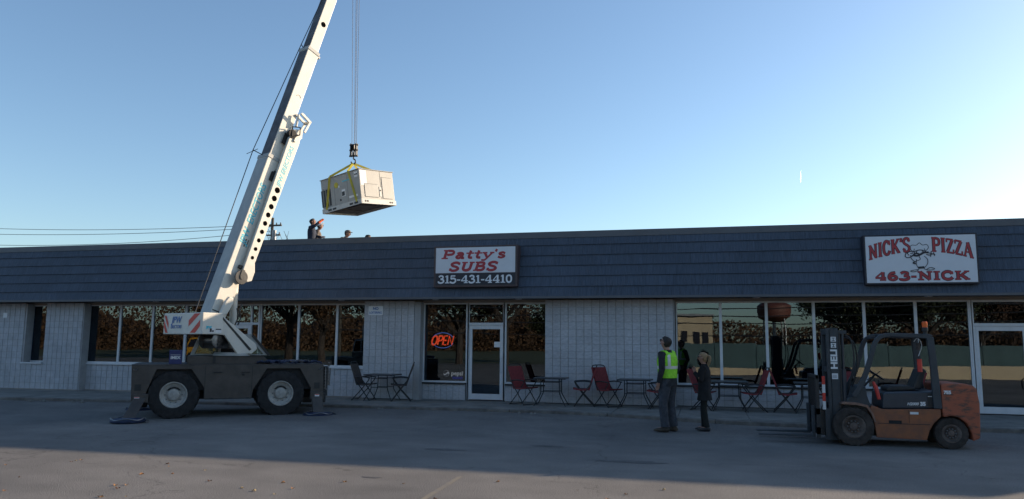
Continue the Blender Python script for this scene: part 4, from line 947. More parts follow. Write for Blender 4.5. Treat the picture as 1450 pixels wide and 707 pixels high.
# ---------------------------------------------------------------- people
def skin_mesh(name, J, Ed, mt, parent, root, sub=2):
    """J: name -> (x,y,z,rx,ry); one continuous skinned surface"""
    ks = list(J); me = bpy.data.meshes.new(name); me.from_pydata([J[k][:3] for k in ks], [(ks.index(a), ks.index(b)) for a, b in Ed], []); me.update()
    o = bpy.data.objects.new(name, me); COL.objects.link(o)
    md = o.modifiers.new('skin', 'SKIN'); md.use_smooth_shade = True
    for i, k in enumerate(ks):
        sv_ = me.skin_vertices[0].data[i]; sv_.radius = J[k][3:5]; sv_.use_root = (k == root)
    sb = o.modifiers.new('sub', 'SUBSURF'); sb.levels = sub; sb.render_levels = sub
    dg = bpy.context.evaluated_depsgraph_get(); nm = bpy.data.meshes.new_from_object(o.evaluated_get(dg)); bpy.data.objects.remove(o)
    nm.materials.clear(); nm.materials.append(mt); nm.polygons.foreach_set('use_smooth', [True]*len(nm.polygons)); nm.name = name
    ob = bpy.data.objects.new(name, nm); COL.objects.link(ob); ob.parent = parent; return ob
def person(loc, face, sc, label, pose, wear, group=None):
    """face: heading the body looks along (local +y). pose: dict of joints in a 1.8 m body"""
    P = dict(hip=(0,0,.95), waist=(0,0,1.10), chest=(0,.0,1.32), nb=(0,-.01,1.48), head=(0,.03,1.66), top=(0,.01,1.745),
        shL=(-.185,0,1.435), elL=(-.24,-.03,1.15), wrL=(-.25,.05,.90), hdL=(-.25,.07,.82),
        shR=(.185,0,1.435), elR=(.24,-.03,1.15), wrR=(.25,.05,.90), hdR=(.25,.07,.82),
        hpL=(-.095,0,.92), knL=(-.10,.02,.50), anL=(-.11,-.02,.09), toL=(-.13,.15,.04),
        hpR=(.095,0,.92), knR=(.10,.02,.50), anR=(.11,-.02,.09), toR=(.13,.15,.04))
    P.update(pose); V = {k: Vector(v) for k, v in P.items()}
    r = empty('person', loc, face-rad(90)); r.scale = (sc,)*3; tag(r, label, 'person', group)
    J = {}; E = []
    def j(n, v, a, b=None): J[n] = (v[0], v[1], v[2], a, b or a); return n
    j('hip', V['hip'], .13, .10); j('waist', V['waist'], .115, .09); j('chest', V['chest'], .13, .095); j('nb', V['nb'], .06)
    up = (V['head']-V['nb']).normalized()
    j('neck', V['nb']+up*.06, .05); j('jaw', V['head']-up*.055+Vector((0,.018,0)), .076, .082); j('head', V['head']+up*.02, .098, .112); j('top', V['top'], .07, .08)
    E += [('hip','waist'),('waist','chest'),('chest','nb'),('nb','neck'),('neck','jaw'),('jaw','head'),('head','top')]
    for s in 'LR':
        j('sh'+s, V['sh'+s], .055); j('el'+s, V['el'+s], .04); j('wr'+s, V['wr'+s], .027, .024)
        E += [('chest','sh'+s),('sh'+s,'el'+s),('el'+s,'wr'+s)]
        d = (V['hd'+s]-V['wr'+s]).normalized(); side = d.cross(Vector((1,0,.2))).normalized(); nrm = d.cross(side).normalized()
        j('pm'+s, V['wr'+s]+d*.055, .034, .018); E.append(('wr'+s,'pm'+s))
        for q in range(4):
            o_ = side*(q-1.5)*.020; b0 = V['wr'+s]+d*.092+o_; ln_ = (.062,.074,.068,.052)[q]
            j(f'f{q}a'+s, b0, .0095); j(f'f{q}b'+s, b0+d*ln_*.55+nrm*.008, .0085); j(f'f{q}c'+s, b0+d*ln_*.95+nrm*.026, .0065)
            E += [('pm'+s, f'f{q}a'+s),(f'f{q}a'+s, f'f{q}b'+s),(f'f{q}b'+s, f'f{q}c'+s)]
        tb = V['wr'+s]+d*.035-side*.034; j('ta'+s, tb, .011); j('tb'+s, tb+d*.032-side*.018+nrm*.01, .009); E += [('pm'+s,'ta'+s),('ta'+s,'tb'+s)]
        j('hp'+s, V['hp'+s], .085); j('kn'+s, V['kn'+s], .055); j('an'+s, V['an'+s], .038); j('to'+s, V['to'+s], .035, .022)
        E += [('hip','hp'+s),('hp'+s,'kn'+s),('kn'+s,'an'+s),('an'+s,'to'+s)]
    skin_mesh('body', J, E, wear.get('skin', MT['skin']), r, 'hip', 2)
    hc = V['head']; fwd = Vector(pose.get('look', (0,1,0))).normalized(); rgt = fwd.cross(Vector((0,0,1))).normalized(); hup = rgt.cross(fwd)
    hm = Matrix.Identity(4)
    for i in range(3): hm[i][0], hm[i][1], hm[i][2], hm[i][3] = rgt[i], fwd[i], hup[i], hc[i]
    # facial features
    m = M(hm); m.tube([(0,.086,.02),(0,.108,-.018),(0,.095,-.03)], [.008,.014,.012], 8); m.build('nose', MT['skin'], r)
    m = M(hm)
    for x in (-.033,.033): m.lathe([(.012,-.006),(.013,.004),(.004,.01)], (x,.083,.02), (0,1,0), 8)
    m.build('eye', MT['sign_dark'], r, each=True)
    M(hm).box((-.024,.082,-.058),(.024,.094,-.050)).build('mouth', MT['sign_red'], r, smooth=False)
    m = M(hm)
    for x in (-.08,.08): m.tube([(x,-.005,.02),(x*1.12,-.012,.0),(x,-.005,-.03)], [.012,.02,.010], 8)
    m.build('ear', MT['skin'], r, each=True)
    if wear.get('glasses'):
        m = M(hm); m.box((-.066,.088,.004),(-.006,.10,.038)); m.box((.006,.088,.004),(.066,.10,.038)); m.box((-.082,-.01,.024),(-.076,.094,.034)); m.box((.076,-.01,.024),(.082,.094,.034)); m.box((-.07,.09,.026),(.07,.098,.036)); m.build('sunglasses', MT['black'], r, smooth=False, bevel=.004)
    # hair or hat
    h = M(hm)
    if wear.get('hat'):
        h.loft([(0,0,.035,.092,.108),(0,0,.06,.097,.113),(0,-.003,.10,.085,.10),(0,-.005,.13,.05,.06),(0,-.005,.138,.01,.01)], 20); 
        h.xy([(-.07,.09),(-.055,.155),(0,.175),(.055,.155),(.07,.09)], .04, .05); h.build('hat', wear['hat'], r)
    hr = M(hm); hm_ = wear.get('hair', MT['hair_dark']); z0 = .02 if not wear.get('hat') else -.03
    if wear.get('long'):
        hr.loft([(0,-.055,-.08,.06,.045),(0,-.05,-.03,.09,.062),(0,-.042,.03,.098,.07),(0,-.018,.08,.092,.10),(0,-.014,.118,.06,.07),(0,-.012,.135,.01,.01)], 20)
        hr.tube(smooth_pts([(0,-.10,.06),(0,-.155,.05),(.0,-.165,-.04),(.01,-.14,-.14),(.015,-.12,-.22)], 4), [.028]*4+[.034]*4+[.036]*4+[.03]*4+[.006], 10)
    else:
        hr.loft([(0,-.05,-.06,.062,.042),(0,-.045,-.02,.09,.062),(0,-.035,.03,.097,.08),(0,-.010,.075,.087,.102),(0,-.005,.112,.055,.07),(0,-.005,.125,.01,.01)], 20)
    hr.build('hair', hm_, r)
    # trousers
    m = M(); pp = V['hip']
    for s in 'LR':
        a, b, c = V['hp'+s], V['kn'+s], V['an'+s]; k = (a-b)
        path = [a+Vector((0,0,.06)), a.lerp(b,.25), a.lerp(b,.7), b, b.lerp(c,.3), b.lerp(c,.7), c.lerp(b,.02)]
        lw = wear.get('leg', 1)
        m.tube(path, [.100*lw,.098*lw,.080*lw,.073*lw,.072*lw,.066*lw,.068*lw], 14, ry=[.115*lw,.108*lw,.085*lw,.076*lw,.076*lw,.07*lw,.075*lw])
    m.loft([(pp.x,pp.y,pp.z-.13,.12,.11),(pp.x,pp.y-.01,pp.z-.06,.178,.13),(pp.x,pp.y,pp.z+.05,.17,.12),(pp.x,pp.y,pp.z+.12,.158,.11)], 18); m.build('trousers', wear['trousers'], r)
    # shoes
    for s in 'LR':
        a, t = V['an'+s], V['to'+s]; d = (t-a); d.z = 0; d.normalize(); q = M()
        q.tube([a-d*.075+Vector((0,0,-.045)), a-d*.05+Vector((0,0,-.04)), a+d*.03+Vector((0,0,-.035)), t+Vector((0,0,.0)), t+d*.05+Vector((0,0,-.005))], [.03,.048,.05,.042,.018], 10, ry=[.028,.046,.05,.030,.014])
        q.tube([a+Vector((0,0,.04)), a-d*.01+Vector((0,0,-.03))], [.05,.048], 10); q.build('shoe', wear['shoes'], r)
    # jacket: lofted torso following the spine plus tapered sleeves
    m = M(); w_, c_, n_ = V['waist'], V['chest'], V['nb']; hem = wear.get('hem', .86); fl = wear.get('flare', 1)
    rings = [(pp.x,pp.y,hem,.185*fl,.145*fl),(pp.x,pp.y,(hem+pp.z+.05)/2,.183*(1+fl)/2,.14),(pp.x,pp.y,pp.z+.05,.18,.132),(w_.x,w_.y,w_.z,.172,.128),((w_.x+c_.x)/2,(w_.y+c_.y)/2,(w_.z+c_.z)/2,.182,.135),(c_.x,c_.y,c_.z,.195,.138),(c_.x,(c_.y+n_.y)/2,(c_.z+n_.z)/2+.005,.185,.12),(n_.x,n_.y,n_.z-.035,.13,.095),(n_.x,n_.y,n_.z+.01,.07,.07),(n_.x,n_.y,n_.z+.045,.062,.062)]
    bw = wear.get('build', 1); rings = [(a,b,c,d*bw,e*bw) for a,b,c,d,e in rings]
    m.loft(rings, 22, power=2.3)
    for s in 'LR':
        a, b, c = V['sh'+s], V['el'+s], V['wr'+s]; n = V['nb']
        m.tube([n.lerp(a,.5)+Vector((0,0,-.035)), a+Vector((0,0,.0)), a.lerp(b,.35), b, b.lerp(c,.35), c], [.07,.078,.066,.056,.053,.042], 14)
    m.build('jacket', wear['jacket'], r)
    if wear.get('vest'):
        vr = [q for q in rings if q[2] >= pp.z+.03 and q[2] < n_.z-.03]
        vr = [(a,b,c,d+.016,e+.018) for a,b,c,d,e in vr]
        zt_ = vr[-1]; vr.append((n_.x, n_.y, n_.z-.005, .115, .085))
        m = M(); m.loft(vr, 28, power=2.3)
        for s in 'LR':
            a = V['sh'+s]; m.tube([n_.lerp(a,.35)+Vector((0,0,-.03)), n_.lerp(a,.86)+Vector((0,0,-.012))], [.080,.088], 14)
        m.build('safety_vest', MT['lime'], r)
        t = M(); 
        def surf(ang_, z, off=.004):
            for q0, q1 in zip(vr[:-1], vr[1:]):
                if q0[2] <= z <= q1[2]:
                    f = (z-q0[2])/(q1[2]-q0[2]); rx = q0[3]+(q1[3]-q0[3])*f+off; ry = q0[4]+(q1[4]-q0[4])*f+off; cx_ = q0[0]+(q1[0]-q0[0])*f; cy_ = q0[1]+(q1[1]-q0[1])*f
                    ca, sa = math.cos(ang_), math.sin(ang_); return (cx_+rx*math.copysign(abs(ca)**(2/2.3), ca), cy_+ry*math.copysign(abs(sa)**(2/2.3), sa), z)
            q = vr[-1]; return (q[0]+q[3]*math.cos(ang_), q[1]+q[4]*math.sin(ang_), z)
        z0 = 1.17; N = 40
        for k in range(N):
            a, b = 2*math.pi*k/N, 2*math.pi*(k+1)/N; t.poly([surf(a,z0),surf(b,z0),surf(b,z0+.055),surf(a,z0+.055)])
        for ac in (rad(-90-38), rad(-90+38), rad(90-38), rad(90+38)):
            zz = [1.225+.03*k for k in range(8)]
            for q0, q1 in zip(zz[:-1], zz[1:]): t.poly([surf(ac-.17,q0,.006),surf(ac+.17,q0,.006),surf(ac+.17,q1,.006),surf(ac-.17,q1,.006)])
        t.build('reflective_strip', MT['reflective'], r, smooth=False)
    if wear.get('glove'):
        for s in wear['glove']:
            a, b = V['wr'+s], V['hd'+s]; d = (b-a).normalized(); m = M()
            m.tube([a-d*.05, a, a+d*.05, a+d*.10], [.056,.05,.056,.046], 10, ry=[.054,.046,.04,.034])
            sd2 = d.cross(Vector((1,0,.2))).normalized()
            for q in range(4): m.tube([a+d*.09+sd2*(q-1.5)*.021, a+d*(.14+.02*(q in (1,2)))+sd2*(q-1.5)*.022, a+d*(.17+.02*(q in (1,2)))+sd2*(q-1.5)*.02], [.013,.012,.008], 6)
            m.tube([a+d*.03-sd2*.03, a+d*.08-sd2*.055], [.014,.010], 6); m.build('glove', MT['orange_glove'], r)
    return r
# man in the lime vest: back to the camera, looking up and left at the load
person((-.72,-5.08,gz(-5.08)), rad(150), 1.045, 'man in lime safety vest and jeans with back turned, looking up', dict(
    head=(.0,.035,1.655), top=(0,-.03,1.745), look=(-.05,1,.45), elL=(-.27,-.05,1.16), wrL=(-.26,.03,.92), hdL=(-.25,.06,.84), elR=(.25,-.07,1.17), wrR=(.22,.05,.97), hdR=(.19,.09,.91),
    knL=(-.12,.03,.50), anL=(-.13,-.01,.09), toL=(-.19,.14,.04), knR=(.10,.02,.50), anR=(.11,-.05,.09), toR=(.15,.11,.04)),
    dict(jacket=MT['jacket'], trousers=MT['jeans'], shoes=MT['boots'], vest=True, glasses=True, hem=.85, build=1.08, leg=1.12, hair=MT['hair_dark']))
person((-.02,-4.76,gz(-4.76)), rad(172), .862, 'woman in black coat with blond ponytail, sunglasses and raised hands', dict(
    look=(-.0,1,.12), elL=(-.22,.04,1.16), wrL=(-.10,.20,1.32), hdL=(-.05,.22,1.40), elR=(.22,.05,1.17), wrR=(.08,.20,1.28), hdR=(.03,.22,1.36),
    knL=(-.09,.01,.50), anL=(-.09,-.05,.09), toL=(-.11,.12,.04), knR=(.08,.05,.50), anR=(.09,.04,.09), toR=(.10,.20,.04)),
    dict(jacket=MT['coat'], trousers=MT['leggings'], shoes=MT['black'], glasses=True, long=True, hair=MT['hair_blond'], hem=.70, flare=1.12, leg=.86, build=1.05))
# crew on the roof
RZ = 4.15
person((-12.88,2.5,RZ), rad(15), .985, 'roof worker in navy jacket raising an orange gloved hand', dict(look=(0,1,.5), elR=(.25,.17,1.50), wrR=(.18,.30,1.64), hdR=(.15,.34,1.68), elL=(-.24,.1,1.2), wrL=(-.15,.3,1.15), hdL=(-.12,.36,1.15)),
    dict(jacket=MT['navy'], trousers=MT['navy'], shoes=MT['boots'], glove='R'))
person((-12.98,3.1,RZ), rad(25), .96, 'roof worker in tan jacket and white hard hat behind the raised arm', dict(look=(.2,1,.6), head=(.03,.09,1.64), top=(.03,.03,1.73)),
    dict(jacket=MT['tan_cloth'], trousers=MT['navy'], shoes=MT['boots'], hat=MT['white']))
KN = dict(hip=(0,0,.52), waist=(0,.06,.66), chest=(0,.2,.84), nb=(0,.3,.98), head=(0,.38,1.13), top=(0,.37,1.22), shL=(-.185,.26,.93), shR=(.185,.26,.93), elL=(-.24,.38,.7), elR=(.24,.38,.7), wrL=(-.15,.5,.5), wrR=(.15,.5,.5), hdL=(-.13,.53,.42), hdR=(.13,.53,.42),
    hpL=(-.1,0,.5), hpR=(.1,0,.5), knL=(-.13,.38,.48), knR=(.13,.3,.12), anL=(-.13,.34,.09), anR=(.13,-.1,.09), toL=(-.13,.5,.04), toR=(.13,-.02,.04))
for (x, y, dz, f, lab, hat, jk) in ((-11.72,2.5,.10,5,'crouching roof worker in grey cap leaning right, head and shoulders showing',MT['tan_cloth'],MT['tan_cloth']),(-11.02,2.6,-.02,40,'roof worker of whom only a brown haired head shows, left of the last one',None,MT['navy']),(-10.32,2.6,-.10,80,'rightmost roof worker, only the top of the head showing',None,MT['tan_cloth'])):
    person((x-.2,y,RZ+(dz if dz > 0 else 0)), rad(f), .97 if dz > 0 else .97+dz*.9, lab, dict(KN), dict(jacket=jk, trousers=MT['navy'], shoes=MT['boots'], hat=hat, hem=.46))

# ---------------------------------------------------------------- patio furniture
def chair_proto(sling, lab, loc, rz):
    """folding sling arm chair, local +x is the way the sitter faces"""
    r = empty('patio_chair', loc, rz); tag(r, lab, 'chair', GCH)
    fr = M(); rr_ = .014
    for y in (-.26,.26):
        fr.tube(smooth_pts([(.24,y,.0),(.02,y,.30),(-.16,y,.52),(-.20,y,.60)], 2), rr_, 6)          # front foot -> back
        fr.tube([(-.28,y*.92,.0),(.0,y*.92,.30),(.20,y*.92,.56),(.22,y*.92,.62)], rr_, 6)
        fr.tube([(-.13,y*.9,.42),(-.24,y*.9,.75),(-.33,y*.9,1.0)], rr_, 6)                            # back upright
        fr.tube(smooth_pts([(-.20,y,.62),(.0,y,.64),(.24,y,.62)], 3), .017, 6)                         # arm rest
        fr.tube([(-.16,y*.9,.42),(.25,y*.9,.44)], rr_, 6)
    fr.tube([(.24,-.26,.02),(.24,.26,.02)], .011, 6).tube([(-.28,-.24,.02),(-.28,.24,.02)], .011, 6).tube([(.25,-.235,.44),(.25,.235,.44)], rr_, 6)
    fr.tube(smooth_pts([(-.33,-.234,1.0),(-.345,-.18,1.035),(-.35,0,1.045),(-.345,.18,1.035),(-.33,.234,1.0)], 3), rr_, 6)
    fr.build('frame', MT['chair_frame'], r)
    M().prism([(-.15,.415),(.05,.40),(.26,.43),(.27,.46),(.05,.43),(-.15,.445)], lambda p, t: (p[0], t, p[1]), -.262, .262).build('seat', sling, r)
    M().prism([(-.12,.44),(-.222,.74),(-.31,.99),(-.355,.985),(-.265,.74),(-.165,.44)], lambda p, t: (p[0], t, p[1]), -.252, .252).build('backrest', sling, r)
    return r
GCH = 'folding patio chairs along the shop front'
zw = .143
GCH_DUMMY = None
CHS = [  # x, y, facing deg, sling, label
 (-9.18,-.85,5,'b','dark mesh patio chair left of the first table, facing right'),
 (-8.12,-.80,202,'b','brown mesh patio chair right of the first table, facing left'),
 (-4.62,-.92,-28,'r','red patio chair leaning by the glass door, facing right'),
 (-3.05,-.85,188,'r','red patio chair with seat turned left, back to back with another'),
 (-2.42,-.85,-35,'r','red patio chair turned right, back to back with another'),
 (-1.13,-1.0,176,'r','red patio chair mostly hidden behind the man in the vest'),
 (-.05,-1.0,-12,'r','red patio chair partly hidden behind the woman in black'),
 (1.12,-1.05,186,'r','red patio chair facing left beside the fourth table'),
 (1.86,-.95,-4,'r','red patio chair facing right, between fourth and fifth tables'),
 (2.95,-1.05,222,'r','red patio chair beside the striped pole of the forklift'),
 (4.55,-.95,192,'r','red patio chair seen through the forklift cab')]
protos = {}
for x, y, f, sl_, lab in CHS:
    if sl_ not in protos:
        protos[sl_] = chair_proto(MT['sling_red' if sl_ == 'r' else 'sling_brown'], lab, (x,y,zw), rad(f))
    else:
        c = copy_tree(protos[sl_]); c.location = (x,y,zw); c.rotation_euler = (0,0,rad(f)); c['label'] = lab
def table_proto(lab, loc, rz):
    r = empty('patio_table', loc, rz); tag(r, lab, 'table', 'dark patio tables along the shop front')
    M().box((-.42,-.36,.70),(.42,.36,.715)).build('tabletop', MT['tabletop'], r, smooth=False, bevel=.006)
    m = M(); m.tube([(-.41,-.35,.69),(.41,-.35,.69),(.41,.35,.69),(-.41,.35,.69),(-.41,-.35,.69)], .012, 6)
    for sx in (-1, 1):
        for s_ in (-1, 1):
            m.tube(smooth_pts([(sx*.24,s_*.24,.69),(sx*.24,s_*.22,.38),(sx*.26,s_*.22,.28),(sx*.38,s_*.30,.05),(sx*.41,s_*.32,.0)], 3), .013, 6)
    for s_ in (-1, 1): m.tube([(-.24,s_*.22,.36),(.24,s_*.22,.36)], .010, 6); m.tube([(-.24,s_*.235,.60),(.24,s_*.235,.60)], .010, 6)
    m.build('frame', MT['chair_frame'], r); return r
tb0 = None
for x, y, f, lab in ((-8.66,-.82,0,'dark patio table between two brown mesh chairs'),(-3.88,-.95,3,'dark patio table next to the red chair by the door'),(-1.72,-.95,-2,'dark patio table just left of the man in the vest'),(.56,-1.05,2,'dark patio table just right of the woman in black'),(2.48,-1.0,-3,'dark patio table behind the forks of the forklift')):
    if tb0 is None: tb0 = table_proto(lab, (x,y,zw), rad(f))
    else: c = copy_tree(tb0); c.location = (x,y,zw); c.rotation_euler = (0,0,rad(f)); c['label'] = lab

# ---------------------------------------------------------------- forklift
FK = empty('forklift', (3.24,-6.12,gz(-6.12))); tag(FK, 'worn orange forklift with dark grey mast and scraped counterweight, parked on the lot', 'forklift')
# local x: rear = +x, y away from camera, near side y=0
Wf = 1.12
for nm, x, z, R, W_, yn in (('wheel',-.76,.33,.33,.24,.14),('wheel',.77,.262,.262,.18,.15)):
    rrr = R*.58
    for s_, yy in ((-1, yn), (1, Wf-yn)): wheel(nm, FK, (x,yy,z), R, W_, rrr, s_, MT['dusty_rubber'], MT['dusty_rim'], 18, R*.16)
m = M()
bp_ = [(-.46,.70),(-.50,.62),(-.43,.42),(-.40,.16),(.38,.14),(.43,.30),(.50,.42),(.62,.54),(.62,.665),(-.27,.635)]
m.xz(bp_, .05, .13); m.xz(bp_, Wf-.13, Wf-.05)
m.build('side_panel', MT['fork_orange'], FK, smooth=False, bevel=.012, each=True)
m = M(); m.box((-.95,.30,.16),(.6,Wf-.30,.62)); m.box((-.38,.13,.2),(.36,Wf-.13,.6)); m.build('chassis', MT['chassis_dark'], FK, smooth=False)
M().box((-.38,.044,.395),(.44,.05,.405)).box((.12,.044,.42),(.125,.05,.64)).build('panel_seam', MT['black'], FK, smooth=False, each=True)
m = M(); m.box((-.2,.041,.40),(.0,.049,.455)); m.build('grime_patch', MT['chassis_dark'], FK, smooth=False)
M().box((.14,.045,.565),(.27,.052,.605)).build('paper_label', MT['white'], FK, smooth=False)
for a, b in ((.02,.30),(Wf-.30,Wf-.02)):
    m = M(); P = [(-.96,.715),(-.90,.745),(-.70,.74),(-.52,.70),(-.44,.56),(-.40,.42),(-.43,.42),(-.475,.555),(-.55,.665),(-.70,.70),(-.90,.705)]
    m.xz(P, a, b); m.build('front_fender', MT['fork_dusty'], FK, smooth=False, bevel=.004)
# hood and seat deck
m = M(); m.xz([(-.28,.64),(-.26,.90),(-.22,.925),(.60,.965),(.635,.93),(.62,.67)], .10, Wf-.10); m.build('engine_hood', MT['fork_hood'], FK, smooth=False, bevel=.03)
M().box((.44,.085,.70),(.56,.12,.92)).build('side_grille', MT['black'], FK, smooth=False)
M().box((.44,.083,.865),(.53,.088,.875)).build('grille_label', MT['white'], FK, smooth=False)
m = M(); m.xz([(-.16,.93),(-.15,1.0),(-.08,1.03),(.22,1.035),(.30,1.0),(.32,.96)], .30, Wf-.30); m.build('seat', MT['black'], FK, smooth=False, bevel=.03)
m = M(); m.xz([(.26,.98),(.40,1.32),(.46,1.34),(.50,1.30),(.40,.97)], .32, Wf-.32); m.build('seat_back', MT['black'], FK, smooth=False, bevel=.03)
# front cowl and floor
m = M(); m.xz([(-.86,.62),(-.84,.80),(-.70,.86),(-.62,1.00),(-.52,1.02),(-.50,.85),(-.46,.72),(-.30,.64),(-.30,.58),(-.6,.56)], .16, Wf-.16); m.build('front_cowl', MT['fork_grey'], FK, smooth=False, bevel=.02)
m = M(); m.tube([(-.50,.52,.98),(-.30,.52,1.20)], .02, 8); m.lathe([(.15,-.01),(.165,0),(.15,.012)], (-.28,.52,1.21), (.55,0,.8), 22); m.tube([(-.43,.52,1.21-.1),(-.2,.52,1.27)], .008, 6); m.build('steering_wheel', MT['black'], FK)
m = M(); m.tube([(-.38,.3,.95),(-.34,.3,1.14)], .009, 6).tube([(-.34,.24,.95),(-.29,.24,1.12)], .009, 6); m.build('lever', MT['black'], FK, each=True)
m = M(); m.tube([(-.40,.14,1.10),(-.36,.13,1.0),(-.32,.12,.80)], [.02,.035,.03], 8); m.build('red_handle', MT['red'], FK)
# lights on the front legs
m = M(); 
for y in (.10, Wf-.10): m.lathe([(.03,-.05),(.05,-.03),(.055,0),(.045,.012)], (-.60,y,1.12), (-1,0,0), 14)
m.build('headlight', MT['black'], FK, each=True)
# overhead guard
for y in (.06, Wf-.06):
    m = M(); P = smooth_pts([(-.74,.84),(-.56,1.16),(-.44,1.50),(-.36,1.76),(-.26,1.88),(-.10,1.915)], 4)
    n = len(P); out = []; inn = []
    for i, q in enumerate(P):
        a = Vector(P[max(i-1,0)]); b = Vector(P[min(i+1,n-1)]); d = (b-a).normalized(); nn = Vector((-d.y, d.x))*(.045-.012*i/n); out.append(tuple(Vector(q)+nn)); inn.append(tuple(Vector(q)-nn))
    m.xz(out+inn[::-1], y-.035, y+.035)
    m.xz([(-.10,1.945),(.50,1.93),(.56,1.90),(.50,1.85),(-.10,1.882)], y-.035, y+.035)
    m.xz([(.46,1.86),(.57,1.88),(.60,1.5),(.64,.67),(.51,.67),(.49,1.5)], y-.035, y+.035)
    m.build('guard_leg', MT['fork_grey'], FK, smooth=False, bevel=.01)
m = M()
for k in range(8): x = -.14+k*.085; m.box((x,.09,1.905),(x+.03,Wf-.09,1.93))
m.box((-.30,.09,1.85),(-.24,Wf-.09,1.88)).box((.44,.09,1.87),(.52,Wf-.09,1.92)); m.build('guard_bar', MT['fork_grey'], FK, smooth=False, each=True)
m = M(); m.lathe([(.035,0),(.035,.04),(.05,.05),(.05,.11),(.045,.115)], (.46,.10,1.93), (0,0,1), 14); m.build('beacon_base', MT['black'], FK)
m = M(); m.lathe([(.043,.115),(.045,.20),(.03,.215)], (.46,.10,1.93), (0,0,1), 14); m.build('beacon_lens', MT['lamp_amber'], FK)
m = M(); m.tube([(.36,.2,1.78),(.36,.2,1.66)], .035, 10); m.build('hanging_lamp', MT['sling_brown'], FK); 
m = M(); m.tube([(.37,.2,1.50),(.37,.2,1.28)], .04, 10); m.build('extinguisher', MT['red'], FK); m = M(); m.tube(smooth_pts([(.30,.2,1.80),(.36,.18,1.86),(.42,.2,1.74),(.36,.2,1.55)], 3), .006, 5); m.build('cable', MT['white'], FK)
# counterweight
m = M(); P = [(.635,1.075),(.70,1.10),(.98,1.10),(1.12,1.075),(1.18,1.02),(1.215,.78),(1.205,.45),(1.19,.20),(1.08,.15),(1.07,.28),(1.0,.44),(.88,.535),(.76,.555),(.65,.53),(.635,.66)]
m.xz(P, .03, Wf-.03); m.build('counterweight', MT['cw_orange'], FK, smooth=False, bevel=.03)
sans('7E5', .075, 'lettering', MT['white'], FK, facing((.73,.027,.945), (1,0,0), (0,0,1)), .004)
m = M(); m.box((.66,.022,.905),(.82,.029,.915)); m.build('lettering_line', MT['black'], FK, smooth=False)
sans('H2000', .065, 'lettering', MT['white'], FK, facing((.20,.095,.735), (1,0,.02), (0,0,1)), .002, .3); sans('35', .085, 'lettering', MT['white'], FK, facing((.36,.095,.738), (1,0,.02), (0,0,1)), .006)
# mast
for y in (.22, Wf-.34):
    m = M(); m.box((-1.12,y,.07),(-1.07,y+.12,2.03)).box((-.97,y,.07),(-.925,y+.12,2.03)).box((-1.07,y+.03,.07),(-.97,y+.09,2.03)); m.build('mast_rail', MT['fork_grey'], FK, smooth=False)
    m = M(); m.box((-1.06,y-.012,.30),(-.96,y+.002,1.99)); m.build('mast_cover', MT['fork_grey'], FK, smooth=False)
    m = M(); m.tube([(-.85,y+.05,.25),(-.85,y+.05,1.30)], .045, 12).tube([(-.85,y+.05,1.30),(-.85,y+.05,1.93)], .026, 10); m.build('lift_ram', MT['steel'] if y > .5 else MT['fork_hood'], FK)
    m = M(); m.box((-.92,y,.09),(-.89,y+.10,1.96)); m.build('inner_rail', MT['black'], FK, smooth=False)
m = M()
for z in (.14,.75,1.30,1.97): m.box((-1.11,.34,z-.05),(-.95,Wf-.34,z+.04))
m.box((-.98,.23,1.93),(-.78,Wf-.23,1.99)); m.build('mast_crossbar', MT['fork_grey'], FK, smooth=False, each=True)
m = M(); m.tube([(-.98,.34,.55),(-.62,.34,.76)], .035, 10); m.tube([(-1.0,.34,.54),(-.8,.34,.66)], .018, 8); m.build('tilt_ram', MT['steel'], FK)
m = M(); m.tube(smooth_pts([(-.93,.3,1.9),(-.72,.3,1.86),(-.66,.3,1.5),(-.74,.3,1.1),(-.80,.3,.85)], 4), .016, 6).tube(smooth_pts([(-.93,.36,1.88),(-.66,.36,1.8),(-.60,.36,1.4),(-.70,.36,1.0)], 4), .014, 6); m.build('hose', MT['black'], FK, each=True)
m = M(); m.box((-1.36,.04,.12),(-1.30,.10,1.20)).box((-1.36,Wf-.10,.12),(-1.30,Wf-.04,1.20)).box((-1.36,.04,.18),(-1.29,Wf-.04,.30)).box((-1.36,.04,.52),(-1.29,Wf-.04,.62)).box((-1.35,.04,1.14),(-1.31,Wf-.04,1.20))
for k in range(5): m.box((-1.35,.22+k*.15,.62),(-1.32,.25+k*.15,1.14))
m.box((-1.30,.22,.15),(-1.20,.34,.60)).box((-1.30,Wf-.34,.15),(-1.20,Wf-.22,.60)); m.build('carriage', MT['black'], FK, smooth=False)
for y in (.16, Wf-.30):
    m = M(); m.xz([(-1.37,.66),(-1.37,.115),(-2.33,.125),(-2.33,.142),(-1.42,.165),(-1.42,.66)], y, y+.12); m.build('fork', MT['fork_grey'], FK, smooth=False, bevel=.006, each=True)
m = M(); m.box((-1.20,.16,.08),(-1.12,.22,.62)); m.build('chain_guard', MT['fork_grey'], FK, smooth=False)
# striped pole
for k in range(4):
    z0 = .60+k*.145; M().box((-1.235,.14,z0),(-1.185,.165,z0+.145)).build('red_band' if k % 2 else 'white_band', MT['red' if k % 2 else 'white'], FK, smooth=False)
